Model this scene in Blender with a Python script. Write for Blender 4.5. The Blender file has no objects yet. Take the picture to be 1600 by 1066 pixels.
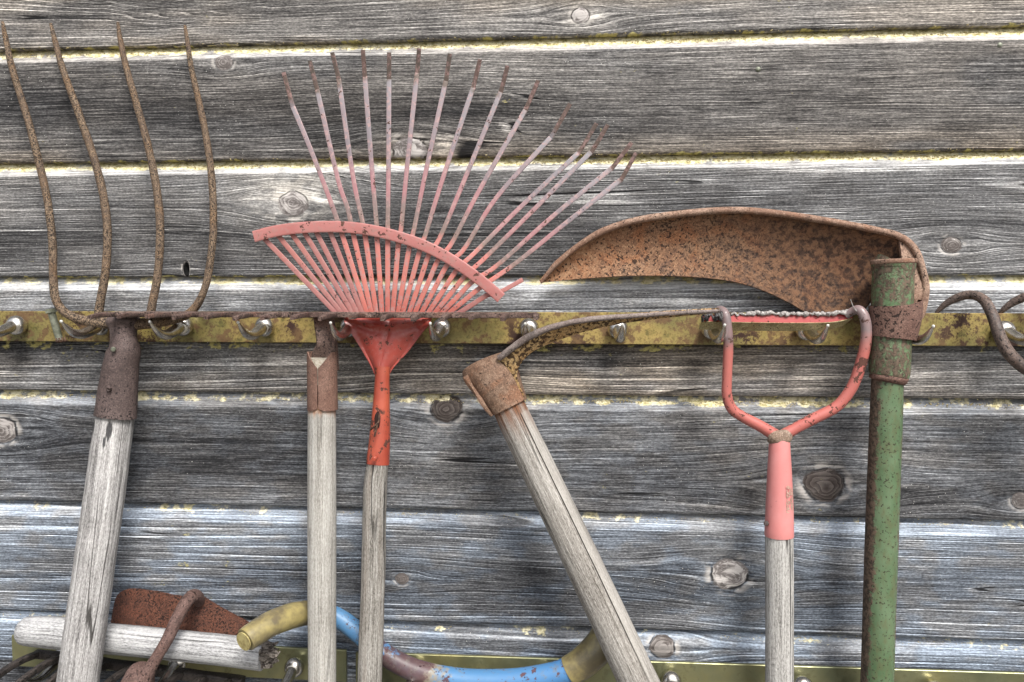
import bpy, bmesh, math, random
import numpy as np
from mathutils import Vector, Matrix

# ------------------------------------------------------------------ camera
SC = bpy.context.scene
COL = SC.collection
F_PX, YAW, PITCH, DIST, CAM_H = 1231.0, math.radians(4.24), math.radians(3.0), 0.783, 1.35
CAM = np.array([0.0, -DIST, CAM_H])
_cy, _sy, _cp, _sp = math.cos(YAW), math.sin(YAW), math.cos(PITCH), math.sin(PITCH)
FWD = np.array([-_sy * _cp, _cy * _cp, -_sp])
RGT = np.array([_cy, _sy, 0.0])
UPV = np.cross(RGT, FWD)
cam_d = bpy.data.cameras.new("camera")
cam = bpy.data.objects.new("camera", cam_d)
COL.objects.link(cam)
cam_d.sensor_width = 36.0
cam_d.lens = 36.0 * F_PX / 1600.0
cam_d.clip_start = 0.02
cam_d.clip_end = 200.0
cam.matrix_world = Matrix(((RGT[0], UPV[0], -FWD[0], CAM[0]), (RGT[1], UPV[1], -FWD[1], CAM[1]),
                           (RGT[2], UPV[2], -FWD[2], CAM[2]), (0, 0, 0, 1)))
SC.camera = cam

# ------------------------------------------------------------------ light
SUN_EL, SUN_AZ = math.radians(52), math.radians(25)      # azimuth: towards +x from straight behind the camera
world = bpy.data.worlds.new("World")
SC.world = world
world.use_nodes = True
wn = world.node_tree
wn.nodes.clear()
sky = wn.nodes.new('ShaderNodeTexSky')
sky.sky_type = 'NISHITA'
sky.sun_disc = False
sky.sun_elevation = SUN_EL
sky.sun_rotation = math.pi - SUN_AZ
sky.dust_density = 4.0
sky.air_density = 1.0
hs = wn.nodes.new('ShaderNodeHueSaturation')
hs.inputs['Saturation'].default_value = 0.35            # thin overcast
bg = wn.nodes.new('ShaderNodeBackground')
bg.inputs['Strength'].default_value = 0.11
wo = wn.nodes.new('ShaderNodeOutputWorld')
wn.links.new(sky.outputs[0], hs.inputs['Color'])
wn.links.new(hs.outputs[0], bg.inputs['Color'])
wn.links.new(bg.outputs[0], wo.inputs['Surface'])
sun_d = bpy.data.lights.new("sun", 'SUN')
sun_d.energy = 2.5
sun_d.angle = math.radians(20)
sun_d.color = (1.0, 0.965, 0.91)
sun = bpy.data.objects.new("sun", sun_d)
COL.objects.link(sun)
sdir = Vector((math.sin(SUN_AZ) * math.cos(SUN_EL), -math.cos(SUN_AZ) * math.cos(SUN_EL), math.sin(SUN_EL)))
sun.rotation_euler = sdir.to_track_quat('Z', 'Y').to_euler()
sun.location = (1, -3, 5)
vs = SC.view_settings
vs.view_transform = 'Standard'
vs.look = 'None'
vs.gamma = 1.0
vs.use_curve_mapping = False
vs.exposure = 1.12
SC.cycles.max_bounces = 4
SC.cycles.adaptive_threshold = 0.02
SC.cycles.diffuse_bounces = 2
SC.cycles.glossy_bounces = 3

rng = np.random.default_rng(7)


# ------------------------------------------------------------------ geometry helpers
def P(px, py, d):
    """world point d metres in front of the wall face (y = 0), on the sight line of photo pixel px, py"""
    v = FWD + RGT * (px - 800.0) / F_PX - UPV * (py - 533.0) / F_PX
    return CAM + v * ((DIST - d) / v[1])


def W(w, px, py, d):
    """pixel width -> metres at that place"""
    p = P(px, py, d)
    return w * float(np.dot(p - CAM, FWD)) / F_PX


ORG = {}


def thing(name, label, cat, origin, group=None):
    o = bpy.data.objects.new(name, None)
    o.empty_display_size = 0.02
    o.location = tuple(origin)
    COL.objects.link(o)
    o['label'] = label
    o['category'] = cat
    if group:
        o['group'] = group
    ORG[o.name] = np.array(origin, float)
    return o


def part(name, parent, verts, faces, mat, attrs=None, smooth=True, recalc=True, label=None, kind=None, autos=None):
    org = ORG[parent.name] if parent else np.zeros(3)
    v = np.asarray(verts, float) - org
    me = bpy.data.meshes.new(name)
    me.from_pydata(v.tolist(), [], [tuple(f) for f in faces])
    if attrs:
        for k, a in attrs.items():
            at = me.attributes.new(k, 'FLOAT_VECTOR', 'POINT')
            at.data.foreach_set('vector', np.asarray(a, np.float32).ravel())
    if recalc:
        bm = bmesh.new()
        bm.from_mesh(me)
        bmesh.ops.recalc_face_normals(bm, faces=bm.faces)
        bm.to_mesh(me)
        bm.free()
    me.polygons.foreach_set('use_smooth', [smooth] * len(me.polygons))
    if smooth and autos:
        me.set_sharp_from_angle(angle=math.radians(autos))
    me.update()
    me.materials.append(mat)
    o = bpy.data.objects.new(name, me)
    COL.objects.link(o)
    if parent:
        o.parent = parent
    ORG[o.name] = org
    if label:
        o['label'] = label
    if kind:
        o['kind'] = kind
    return o


def catmull(pts, sub):
    pts = np.asarray(pts, float)
    if len(pts) < 3 or sub <= 1:
        if sub <= 1:
            return pts
        out = []
        for i in range(len(pts) - 1):
            for k in range(sub):
                out.append(pts[i] + (pts[i + 1] - pts[i]) * k / sub)
        out.append(pts[-1])
        return np.array(out)
    q = np.vstack([2 * pts[0] - pts[1], pts, 2 * pts[-1] - pts[-2]])
    out = []
    for i in range(1, len(q) - 2):
        p0, p1, p2, p3 = q[i - 1], q[i], q[i + 1], q[i + 2]
        for k in range(sub):
            t = k / sub
            out.append(0.5 * ((2 * p1) + (-p0 + p2) * t + (2 * p0 - 5 * p1 + 4 * p2 - p3) * t * t
                              + (-p0 + 3 * p1 - 3 * p2 + p3) * t ** 3))
    out.append(q[-2])
    return np.array(out)


def circle(n):
    a = np.arange(n) * 2 * math.pi / n
    return np.stack([np.cos(a), np.sin(a)], 1)


def rbox(b=0.25):
    """rounded square profile"""
    c = 1 - b
    out = []
    for sx, sy in ((1, 1), (-1, 1), (-1, -1), (1, -1)):
        pr = [(1, c), (1 - b * .3, 1 - b * .3), (c, 1)]
        if sx * sy < 0:
            pr = pr[::-1]
        for x, y in pr:
            out.append((sx * x, sy * y))
    return np.array(out)


def sweep_mesh(path, rad, prof=None, ratio=1.0, ref=(0, -1, 0), cap=True, hollow=0.0, lump=0.0, seed=0, rounded=0):
    """path Nx3, rad N -> verts, faces, attr. prof x = sideways, y = along ref (times ratio)"""
    path = np.asarray(path, float)
    rad = np.asarray(rad, float)
    prof = circle(14) if prof is None else prof
    n, m = len(path), len(prof)
    ratio = np.broadcast_to(np.asarray(ratio, float), (n,))
    T = np.gradient(path, axis=0)
    T /= np.linalg.norm(T, axis=1)[:, None] + 1e-12
    ref = np.asarray(ref, float)
    Nn = ref - T * (T @ ref)[:, None]
    Nn /= np.linalg.norm(Nn, axis=1)[:, None] + 1e-9
    B = np.cross(T, Nn)
    seg = np.r_[0, np.cumsum(np.linalg.norm(np.diff(path, axis=0), axis=1))]
    ang = np.arctan2(prof[:, 1], prof[:, 0])
    rr = rad[:, None] * np.ones((1, m))
    if lump:
        r2 = np.random.default_rng(seed)
        L = np.zeros((n, m))
        for k in range(7):
            fa, fl, ph = r2.integers(1, 4), r2.uniform(20, 260), r2.uniform(0, 6.28)
            L += np.sin(fa * ang[None, :] + fl * seg[:, None] + ph) / 7
        rr = rr * (1 + lump * L * 2)
    V = path[:, None, :] + B[:, None, :] * (prof[None, :, 0] * rr)[..., None] \
        + Nn[:, None, :] * (prof[None, :, 1] * rr * ratio[:, None])[..., None]
    V = V.reshape(-1, 3)
    A = np.stack([np.repeat((ang / (2 * math.pi))[None, :] * 6.2832 * rad.mean(), n, 0), np.repeat(seg[:, None], m, 1),
                  np.repeat((seg / seg[-1])[:, None], m, 1)], 2).reshape(-1, 3)
    faces = []
    for i in range(n - 1):
        for j in range(m):
            a, b = i * m + j, i * m + (j + 1) % m
            faces.append((a, b, b + m, a + m))
    if cap:
        faces.append(tuple(range(m))[::-1])
        faces.append(tuple((n - 1) * m + j for j in range(m)))
    return V, faces, A


def sweep(name, parent, pts, mat, sub=6, prof=None, ratio=1.0, ref=(0, -1, 0), cap=True, lump=0.0, seed=0,
          smooth=True, autos=45, label=None, world_pts=False, rounded_end=None):
    """pts: (px, py, d, width_px) or world (x, y, z, r)"""
    if world_pts:
        a = np.array(pts, float)
    else:
        a = np.array([list(P(x, y, d)) + [W(w, x, y, d) / 2] for x, y, d, w in pts])
    c = catmull(a, sub)
    path, rad = c[:, :3], np.maximum(c[:, 3], 1e-4)
    if rounded_end:                                      # dome over first and/or last end
        for end in rounded_end:
            i0, i1 = (0, 1) if end == 0 else (-1, -2)
            t = path[i0] - path[i1]
            t /= np.linalg.norm(t)
            r = rad[i0]
            ex = np.array([path[i0] + t * r * s for s in (0.3, 0.5, 0.62, 0.68)])
            er = np.array([r * s for s in (0.93, 0.78, 0.5, 0.12)])
            if end == 0:
                path = np.vstack([ex[::-1], path])
                rad = np.r_[er[::-1], rad]
            else:
                path = np.vstack([path, ex])
                rad = np.r_[rad, er]
    v, f, A = sweep_mesh(path, rad, prof, ratio, ref, cap, lump=lump, seed=seed)
    return part(name, parent, v, f, mat, {'sw': A}, smooth=smooth, autos=autos, label=label)


def plate(name, parent, G, thick, mat, autos=40, label=None, both=None):
    """G: n x m x 3 grid (front face), thickened away from the camera"""
    G = np.asarray(G, float)
    n, m, _ = G.shape
    du, dv = np.gradient(G, axis=0), np.gradient(G, axis=1)
    N = np.cross(du, dv)
    N /= np.linalg.norm(N, axis=2)[..., None] + 1e-12
    if N[..., 1].mean() < 0:
        N = -N
    th = thick if np.ndim(thick) else np.full((n, m), thick)
    Bk = G + N * th[..., None]
    V = np.vstack([G.reshape(-1, 3), Bk.reshape(-1, 3)])
    o = n * m
    F = []
    for i in range(n - 1):
        for j in range(m - 1):
            a, b, c, d = i * m + j, i * m + j + 1, (i + 1) * m + j + 1, (i + 1) * m + j
            F.append((a, b, c, d))
            F.append((o + a, o + d, o + c, o + b))
    for i in range(n - 1):
        a, d = i * m, (i + 1) * m
        F.append((a, d, o + d, o + a))
        a, d = i * m + m - 1, (i + 1) * m + m - 1
        F.append((a, o + a, o + d, d))
    for j in range(m - 1):
        a, b = j, j + 1
        F.append((a, o + a, o + b, b))
        a, b = (n - 1) * m + j, (n - 1) * m + j + 1
        F.append((a, b, o + b, o + a))
    I, J = np.meshgrid(np.arange(n) / (n - 1), np.arange(m) / (m - 1), indexing='ij')
    A = np.stack([I, J, 0 * I], 2).reshape(-1, 3)
    A2 = A.copy()
    A2[:, 2] = 1
    return part(name, parent, V, F, mat, {'sw': np.vstack([A, A2])}, autos=autos, label=label)


def loft(name, parent, ca, cb, rows, thick, mat, bulge=0.0, sub=6, n=None, label=None, autos=40, wob=0.0):
    """between two pixel curves (px, py, d)"""
    A = catmull([P(*c) for c in ca], sub)
    Bc = catmull([P(*c) for c in cb], sub)
    n = n or max(len(A), len(Bc))

    def rs(c):
        s = np.r_[0, np.cumsum(np.linalg.norm(np.diff(c, axis=0), axis=1))]
        t = np.linspace(0, s[-1], n)
        return np.stack([np.interp(t, s, c[:, k]) for k in range(3)], 1)
    A, Bc = rs(A), rs(Bc)
    t = np.linspace(0, 1, rows)
    G = A[:, None, :] * (1 - t)[None, :, None] + Bc[:, None, :] * t[None, :, None]
    G[..., 1] -= bulge * np.sin(np.pi * t)[None, :]
    if wob:
        r2 = np.random.default_rng(len(ca))
        for k in range(5):
            G[..., 1] += wob / 5 * np.sin(r2.uniform(20, 120) * G[..., 0] + r2.uniform(20, 120) * G[..., 2] + r2.uniform(0, 6))
    return plate(name, parent, G, thick, mat, label=label, autos=autos)


# ------------------------------------------------------------------ material helpers
def s2l(c, k=0.66, sat=0.86):
    """display colour seen in daylight -> base colour"""
    l = [((x / 255.0) / 12.92 if x / 255.0 <= 0.04045 else ((x / 255.0 + 0.055) / 1.055) ** 2.4) for x in c]
    g = 0.3 * l[0] + 0.6 * l[1] + 0.1 * l[2]
    return tuple(max(0.0, (g + (x - g) * sat) * k) for x in l) + (1.0,)


class M:
    def __init__(self, name, rough=0.8, metal=0.0, spec=0.3):
        self.m = bpy.data.materials.new(name)
        self.m.use_nodes = True
        self.t = self.m.node_tree
        self.b = self.t.nodes['Principled BSDF']
        self.b.inputs['Roughness'].default_value = rough
        self.b.inputs['Metallic'].default_value = metal
        self.b.inputs['Specular IOR Level'].default_value = spec

    def put(self, sock, val):
        if isinstance(val, bpy.types.NodeSocket):
            self.t.links.new(val, sock)
        elif val is not None:
            if isinstance(val, (tuple, list)) and len(val) == 3 and sock.type == 'RGBA':
                val = tuple(val) + (1.0,)
            sock.default_value = val

    def math(self, op, a, b=None, c=None, clamp=False):
        n = self.t.nodes.new('ShaderNodeMath')
        n.operation = op
        n.use_clamp = clamp
        for i, x in enumerate((a, b, c)):
            if x is not None:
                self.put(n.inputs[i], x)
        return n.outputs[0]

    def add(self, a, b): return self.math('ADD', a, b)
    def sub(self, a, b): return self.math('SUBTRACT', a, b)
    def mul(self, a, b): return self.math('MULTIPLY', a, b)

    def attr(self, name):
        n = self.t.nodes.new('ShaderNodeAttribute')
        n.attribute_name = name
        s = self.t.nodes.new('ShaderNodeSeparateXYZ')
        self.t.links.new(n.outputs['Vector'], s.inputs[0])
        return s.outputs[0], s.outputs[1], s.outputs[2]

    def obj(self, rot=True):
        n = self.t.nodes.new('ShaderNodeTexCoord')
        if not rot:
            return n.outputs['Object']
        k = self.t.nodes.new('ShaderNodeMapping')
        k.inputs['Rotation'].default_value = (0.62, 0.81, 0.43)
        self.t.links.new(n.outputs['Object'], k.inputs['Vector'])
        return k.outputs[0]

    def sep(self, v):
        s = self.t.nodes.new('ShaderNodeSeparateXYZ')
        self.put(s.inputs[0], v)
        return s.outputs[0], s.outputs[1], s.outputs[2]

    def vec(self, x, y, z):
        n = self.t.nodes.new('ShaderNodeCombineXYZ')
        for i, a in enumerate((x, y, z)):
            self.put(n.inputs[i], a)
        return n.outputs[0]

    def noise(self, v, scale=1.0, detail=2.0, rough=0.5, dist=0.0, color=False):
        n = self.t.nodes.new('ShaderNodeTexNoise')
        self.put(n.inputs['Vector'], v)
        self.put(n.inputs['Scale'], scale)
        n.inputs['Detail'].default_value = detail
        n.inputs['Roughness'].default_value = rough
        n.inputs['Distortion'].default_value = dist
        return n.outputs[1 if color else 0]

    def voro(self, v, scale, feature='F1', rand=1.0):
        n = self.t.nodes.new('ShaderNodeTexVoronoi')
        n.feature = feature
        self.put(n.inputs['Vector'], v)
        self.put(n.inputs['Scale'], scale)
        n.inputs['Randomness'].default_value = rand
        return n.outputs[0]

    def rng(self, v, a, b, lo=0.0, hi=1.0, smooth=True):
        n = self.t.nodes.new('ShaderNodeMapRange')
        n.interpolation_type = 'SMOOTHSTEP' if smooth else 'LINEAR'
        for k, x in zip(('Value', 'From Min', 'From Max', 'To Min', 'To Max'), (v, a, b, lo, hi)):
            self.put(n.inputs[k], x)
        return n.outputs[0]

    def mix(self, f, a, b, mode='MIX'):
        n = self.t.nodes.new('ShaderNodeMix')
        n.data_type = 'RGBA'
        n.blend_type = mode
        n.clamp_factor = True
        self.put(n.inputs[0], f)
        self.put(n.inputs[6], a)
        self.put(n.inputs[7], b)
        return n.outputs[2]

    def ramp(self, f, stops, interp='LINEAR'):
        n = self.t.nodes.new('ShaderNodeValToRGB')
        n.color_ramp.interpolation = interp
        e = n.color_ramp.elements
        while len(e) < len(stops):
            e.new(0.5)
        for el, (p, c) in zip(e, stops):
            el.position = p
            el.color = c if len(c) == 4 else tuple(c) + (1,)
        self.put(n.inputs[0], f)
        return n.outputs[0]

    def finish(self, col, bump=None, dist=0.001, strength=1.0, rough=None, metal=None):
        self.put(self.b.inputs['Base Color'], col)
        if rough is not None:
            self.put(self.b.inputs['Roughness'], rough)
        if metal is not None:
            self.put(self.b.inputs['Metallic'], metal)
        if bump is not None:
            n = self.t.nodes.new('ShaderNodeBump')
            n.inputs['Distance'].default_value = dist
            n.inputs['Strength'].default_value = strength
            self.put(n.inputs['Height'], bump)
            self.t.links.new(n.outputs[0], self.b.inputs['Normal'])
        return self.m


# ------------------------------------------------------------------ materials
def mat_plank():
    m = M('weathered_plank', 0.85, spec=0.15)
    x, psi, seed = m.attr('gr')              # along the board, across the grain (flows round knots), board number
    kd, kstyle, halo = m.attr('kn')
    zl, cham, lich = m.attr('ed')
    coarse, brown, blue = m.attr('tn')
    zreal, dark, crkv = m.attr('t2')
    q, blo, blo2 = m.attr('n1')              # ring number, large and medium blotches
    crkw, hn, dgate = m.attr('n2')
    s7 = m.mul(seed, 7.31)
    saw = m.math('FRACT', q)
    ringid = m.math('FLOOR', q)
    rid = m.noise(m.vec(m.mul(ringid, 3.7), m.mul(x, 2.2), s7), 1.0, 0, 0.5)
    brk = m.noise(m.vec(m.mul(x, 18.0), m.mul(psi, 260.0), s7), 1.0, 2, 0.65)
    line = m.mul(m.rng(saw, 0.68, 0.88), m.rng(saw, 1.0, 0.94))
    line = m.mul(line, m.rng(m.add(m.mul(rid, 0.6), m.mul(brk, 0.6)), 0.42, 0.72))
    groove = m.mul(m.rng(saw, 0.0, 0.04), m.rng(saw, 0.30, 0.06))
    groove = m.mul(groove, m.rng(m.add(rid, m.sub(brk, 0.5)), 0.3, 0.65))
    fib = m.noise(m.vec(m.mul(x, 13.0), m.mul(psi, 700.0), s7), 1.0, 2, 0.75)
    fb2 = m.noise(m.vec(m.mul(x, 48.0), m.mul(psi, 1700.0), s7), 1.0, 1, 0.6)
    spk = m.noise(m.vec(m.mul(x, 330.0), m.mul(zreal, 900.0), s7), 1.0, 1, 0.7)
    v = m.add(m.mul(m.sub(fib, 0.5), m.rng(coarse, 0, 1, 0.80, 0.62, smooth=False)), m.mul(m.sub(spk, 0.5), 0.66))
    v = m.add(v, m.mul(m.sub(fb2, 0.5), 0.66))
    v = m.add(v, m.mul(m.sub(brk, 0.5), 0.22))
    v = m.add(v, m.mul(m.sub(blo, 0.5), 0.24))
    v = m.add(v, m.mul(m.sub(blo2, 0.5), 0.16))
    v = m.add(v, m.mul(line, m.rng(coarse, 0, 1, 0.16, 0.26, smooth=False)))
    v = m.sub(v, m.mul(groove, m.rng(coarse, 0, 1, 0.16, 0.22, smooth=False)))
    v = m.add(v, m.mul(m.sub(saw, 0.5), m.mul(coarse, 0.12)))
    v = m.add(v, m.add(0.435, dark))
    # drying cracks along the grain
    crk = m.mul(m.rng(m.math('ABSOLUTE', m.sub(crkv, 0.5)), 0.012, 0.004), m.mul(crkw, m.sub(1.0, cham)))
    crkl = m.mul(m.rng(m.math('ABSOLUTE', m.sub(crkv, 0.522)), 0.016, 0.004), crkw)
    v = m.add(v, m.mul(crkl, 0.25))
    # bleached chamfer and pale wood round some knots
    chm = m.mul(cham, m.rng(m.add(m.mul(fib, 0.6), m.mul(hn, 0.4)), 0.28, 0.52, 0.6, 1.0))
    v = m.add(m.mul(v, m.sub(1.0, m.mul(chm, 0.62))), m.mul(chm, 0.60))
    hm = m.mul(halo, m.rng(hn, 0.3, 0.6, 0.45, 1.0))
    v = m.add(v, m.mul(hm, 0.46))
    col = m.ramp(v, [(0.0, (0.016, 0.016, 0.017)), (0.20, (0.050, 0.049, 0.050)), (0.40, (0.116, 0.114, 0.114)),
                     (0.60, (0.235, 0.23, 0.226)), (0.80, (0.45, 0.443, 0.433)), (1.0, (0.78, 0.77, 0.75))])
    col = m.mix(m.mul(brown, m.rng(blo, 0.3, 0.65, 0.35, 1.0)), col, (1.0, 0.84, 0.66), 'MULTIPLY')
    col = m.mix(m.mul(blue, m.rng(blo2, 0.3, 0.65, 0.4, 1.0)), col, (0.66, 0.84, 1.10), 'MULTIPLY')  # bluish skylight on the lower boards put into the colour
    col = m.mix(m.mul(hm, 0.6), col, (1.0, 0.93, 0.80), 'MULTIPLY')
    # knots
    kdn = m.add(kd, m.mul(m.sub(hn, 0.5), 0.34))
    kr = m.math('FRACT', m.add(m.mul(kdn, 3.6), m.mul(blo2, 2.0)))
    kcol_d = m.mix(kr, (0.022, 0.017, 0.015), (0.080, 0.066, 0.060))
    kcol_p = m.mix(m.rng(m.add(hn, m.mul(m.sub(kr, 0.5), 0.25)), 0.35, 0.68), (0.14, 0.125, 0.12), (0.50, 0.47, 0.45))
    kcol = m.mix(kstyle, kcol_d, kcol_p)
    kcol = m.mix(m.mul(m.rng(spk, 0.5, 0.8), m.rng(kstyle, 0.1, 1.0, 0.08, 1.0)), kcol, (0.34, 0.32, 0.31))
    col = m.mix(m.rng(kdn, 1.04, 0.90), col, kcol)
    kring = m.mul(m.mul(m.rng(kdn, 0.9, 1.0), m.rng(kdn, 1.12, 1.02)), m.rng(hn, 0.40, 0.58))
    col = m.mix(m.mul(kring, 0.85), col, (0.012, 0.010, 0.010))
    krim = m.mul(m.rng(kdn, 1.05, 1.18), m.rng(kdn, 1.55, 1.2))
    col = m.mix(m.mul(krim, m.rng(m.add(m.mul(fib, .5), m.mul(hn, .5)), 0.4, 0.6, 0.0, 0.6)), col, (0.46, 0.43, 0.40))
    khole = m.mul(m.rng(kstyle, 1.5, 1.9), m.rng(kd, 1.0, 0.85))
    col = m.mix(khole, col, (0.004, 0.004, 0.004))
    # lichen along the joints
    ln2 = m.noise(m.vec(m.mul(x, 200.0), m.mul(zreal, 330.0), m.add(s7, 2.0)), 1.0, 2, 0.7)
    lcol = m.ramp(ln2, [(0.3, (0.20, 0.17, 0.06)), (0.46, (0.58, 0.51, 0.26)), (0.62, (0.80, 0.74, 0.52))])
    lgreen = m.mix(m.rng(ln2, 0.35, 0.6), (0.15, 0.14, 0.045), (0.42, 0.37, 0.14))
    lc = m.mix(m.rng(cham, 0.05, 0.3), lgreen, lcol)
    lm = m.rng(m.add(lich, m.mul(m.sub(m.add(m.mul(ln2, .5), m.mul(hn, .5)), 0.5), 1.5)), 0.38, 0.60)
    col = m.mix(m.mul(lm, 0.92), col, lc)
    # pale dust specks
    dv = m.voro(m.vec(x, zreal, s7), 210.0)
    col = m.mix(m.mul(m.mul(m.rng(m.add(dv, m.mul(spk, 0.16)), 0.20, 0.12), dgate), 0.55), col, (0.66, 0.65, 0.62))
    col = m.mix(m.mul(crk, 0.93), col, (0.006, 0.006, 0.007))
    lraw = m.mul(m.rng(saw, 0.55, 0.86), m.rng(saw, 1.0, 0.93))
    h = m.add(m.mul(fib, 1.25), m.mul(crk, -1.2))
    h = m.add(h, m.mul(m.mul(lraw, coarse), 0.35))
    return m.finish(col, h, 0.0011, 0.9)


def mat_rust(name, base, dark, light, pit=900.0, pitamt=0.5, orange=None, orange_amt=0.4, bump=0.0006, metal=0.0, rough=0.82,
             lightamt=0.5, seed=0.0, xdark=None, xlight=None):
    m = M(name, rough, metal, 0.3)
    o = m.obj()
    mp = m.t.nodes.new('ShaderNodeVectorMath')
    mp.operation = 'ADD'
    mp.inputs[1].default_value = (seed, seed * 1.7, seed * 0.3)
    m.put(mp.inputs[0], o)
    o = mp.outputs[0]
    n1 = m.noise(o, 28.0, 3, 0.6)
    n2 = m.noise(o, 160.0, 3, 0.65)
    n3 = m.noise(o, 700.0, 1, 0.7)
    col = m.mix(m.rng(n1, 0.35, 0.68), s2l(base), s2l(light if lightamt > 0 else base))
    col = m.mix(m.rng(n2, 0.48, 0.72, 0, 0.75), col, s2l(light))
    col = m.mix(m.rng(n2, 0.47, 0.30, 0, 0.7), col, s2l(dark))
    if orange:
        n4 = m.noise(o, 46.0, 4, 0.62, 0.4)
        col = m.mix(m.mul(m.rng(n4, 0.50, 0.66), orange_amt), col, s2l(orange))
    col = m.mix(m.rng(n3, 0.36, 0.62, 0, 1), m.mix(0.45, col, s2l(dark)), col)
    col = m.mix(m.rng(n3, 0.58, 0.78, 0, 0.55), col, s2l(tuple(min(255, 1.15 * c) for c in light)))
    if xlight:                                            # paler and more orange towards the point
        gx0 = m.sep(m.t.nodes.new('ShaderNodeNewGeometry').outputs['Position'])[0]
        k0 = m.rng(m.add(gx0, m.mul(m.sub(n1, 0.5), 0.12)), xlight[0], xlight[1], 0.0, 0.75)
        col = m.mix(k0, col, m.mix(m.rng(n2, 0.4, 0.6), s2l((186, 118, 62)), s2l((212, 160, 112))))
    # pits: ragged specks, denser in some areas
    pn = m.noise(o, pit, 2, 0.62)
    pm = m.rng(m.add(pn, m.mul(m.sub(n1, 0.5), 0.30)), 0.66 - 0.08 * pitamt, 0.71 - 0.08 * pitamt)
    col = m.mix(m.mul(pm, 0.90), col, s2l(tuple(0.52 * c for c in dark)))
    if xdark:                                             # darker and browner towards the tang end
        wx = m.t.nodes.new('ShaderNodeNewGeometry').outputs['Position']
        gx = m.sep(wx)[0]
        k = m.rng(m.add(gx, m.mul(m.sub(n1, 0.5), 0.20)), xdark[0], xdark[1], 0.0, 0.85)
        col = m.mix(k, col, m.mix(m.rng(n2, 0.4, 0.62), s2l(tuple(0.75 * c for c in dark)), s2l(tuple(0.85 * c for c in base))))
    h = m.add(m.mul(n2, 0.6), m.mul(n3, 0.5))
    h = m.sub(h, m.mul(pm, 0.6))
    r = m.rng(n2, 0.3, 0.7, rough - 0.12, rough + 0.1)
    return m.finish(col, h, bump, 1.0, rough=r)


def mat_handle(name, base, dark, light, warm=None, warm_amt=0.0, top=None, crack=0.6, freq=1.0, seed=0.0, stain=0.0, split=None, marks=()):
    """turned wooden stick: grain along the sweep"""
    m = M(name, 0.85, spec=0.2)
    a, l, t = m.attr('sw')
    o = m.obj()
    wob = m.noise(m.vec(m.mul(l, 7.0), m.mul(a, 20.0), seed), 1.0, 2)
    a2 = m.add(a, m.mul(m.sub(wob, 0.5), 0.004))
    f1 = m.noise(m.vec(m.mul(l, 9.0), m.mul(a2, 520.0 * freq), seed), 1.0, 4, 0.6)
    f2 = m.noise(m.vec(m.mul(l, 60.0), m.mul(a2, 1700.0 * freq), seed), 1.0, 3, 0.65)
    s1 = m.noise(m.vec(m.mul(l, 3.0), m.mul(a2, 110.0), seed + 2.0), 1.0, 3, 0.6)
    sp = m.noise(m.vec(m.mul(l, 320.0), m.mul(a, 800.0), seed), 1.0, 3, 0.7)
    b1 = m.noise(o, 30.0, 4, 0.6)
    v = m.add(0.5, m.mul(m.sub(f1, 0.5), 1.0))
    v = m.add(v, m.mul(m.sub(f2, 0.5), 0.9))
    v = m.add(v, m.mul(m.sub(s1, 0.5), 0.7))
    v = m.add(v, m.mul(m.sub(sp, 0.5), 1.05))
    v = m.add(v, m.mul(m.sub(b1, 0.5), 0.45))
    col = m.ramp(v, [(0.12, s2l(dark)), (0.5, s2l(base)), (0.85, s2l(light))])
    if warm:
        col = m.mix(m.mul(m.rng(s1, 0.45, 0.7), warm_amt), col, s2l(warm), 'MULTIPLY')
    if stain:
        bs = m.noise(o, 14.0, 3, 0.6)
        col = m.mix(m.mul(m.rng(bs, 0.45, 0.7), stain), col, s2l(dark))
    if top:                                               # rust stain below the ferrule
        nz = m.noise(m.vec(m.mul(l, 12.0), m.mul(a, 160.0), seed), 1.0, 3, 0.6)
        k = m.rng(m.add(l, m.mul(m.sub(nz, 0.5), top[1] * 1.4)), top[1], 0.0)
        col = m.mix(m.mul(k, top[2]), col, s2l(top[0]))
    c1 = m.noise(m.vec(m.mul(l, 2.0), m.mul(a2, 65.0), seed + 11.0), 1.0, 1.5)
    cm = m.mul(m.rng(m.math('ABSOLUTE', m.sub(c1, 0.5)), 0.017, 0.005), m.rng(m.noise(m.vec(m.mul(l, 7.0), m.mul(a, 50.0), seed + 5), 1.0, 2), 0.44, 0.56))
    col = m.mix(m.mul(cm, crack), col, (0.02, 0.018, 0.016))
    if split:
        sa = m.add(m.sub(a, split[0]), m.mul(m.sub(wob, 0.5), 0.0012))
        sg = m.mul(m.rng(l, split[1], split[1] + 0.004), m.rng(l, split[2], split[2] - 0.12))
        col = m.mix(m.mul(m.mul(m.rng(sa, 0.0, 0.0004), sg), 0.30), col, s2l(light))
        sl = m.mul(m.rng(m.math('ABSOLUTE', sa), 0.0009, 0.0003), sg)
        col = m.mix(sl, col, (0.02, 0.016, 0.013))
        cm = m.math('MAXIMUM', cm, sl)
    for (ma, ml, ra, rl_) in marks:
        dd = m.math('SQRT', m.add(m.math('POWER', m.math('DIVIDE', m.sub(a, ma), ra), 2.0), m.math('POWER', m.math('DIVIDE', m.sub(l, ml), rl_), 2.0)))
        mk = m.rng(m.add(dd, m.mul(m.sub(f2, 0.5), 1.3)), 1.1, 0.75)
        col = m.mix(m.mul(mk, 0.88), col, (0.022, 0.022, 0.024))
        cm = m.math('MAXIMUM', cm, m.mul(mk, 0.6))
    h = m.sub(v, m.mul(cm, 1.5 * crack))
    return m.finish(col, h, 0.0008, 0.9)


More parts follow.
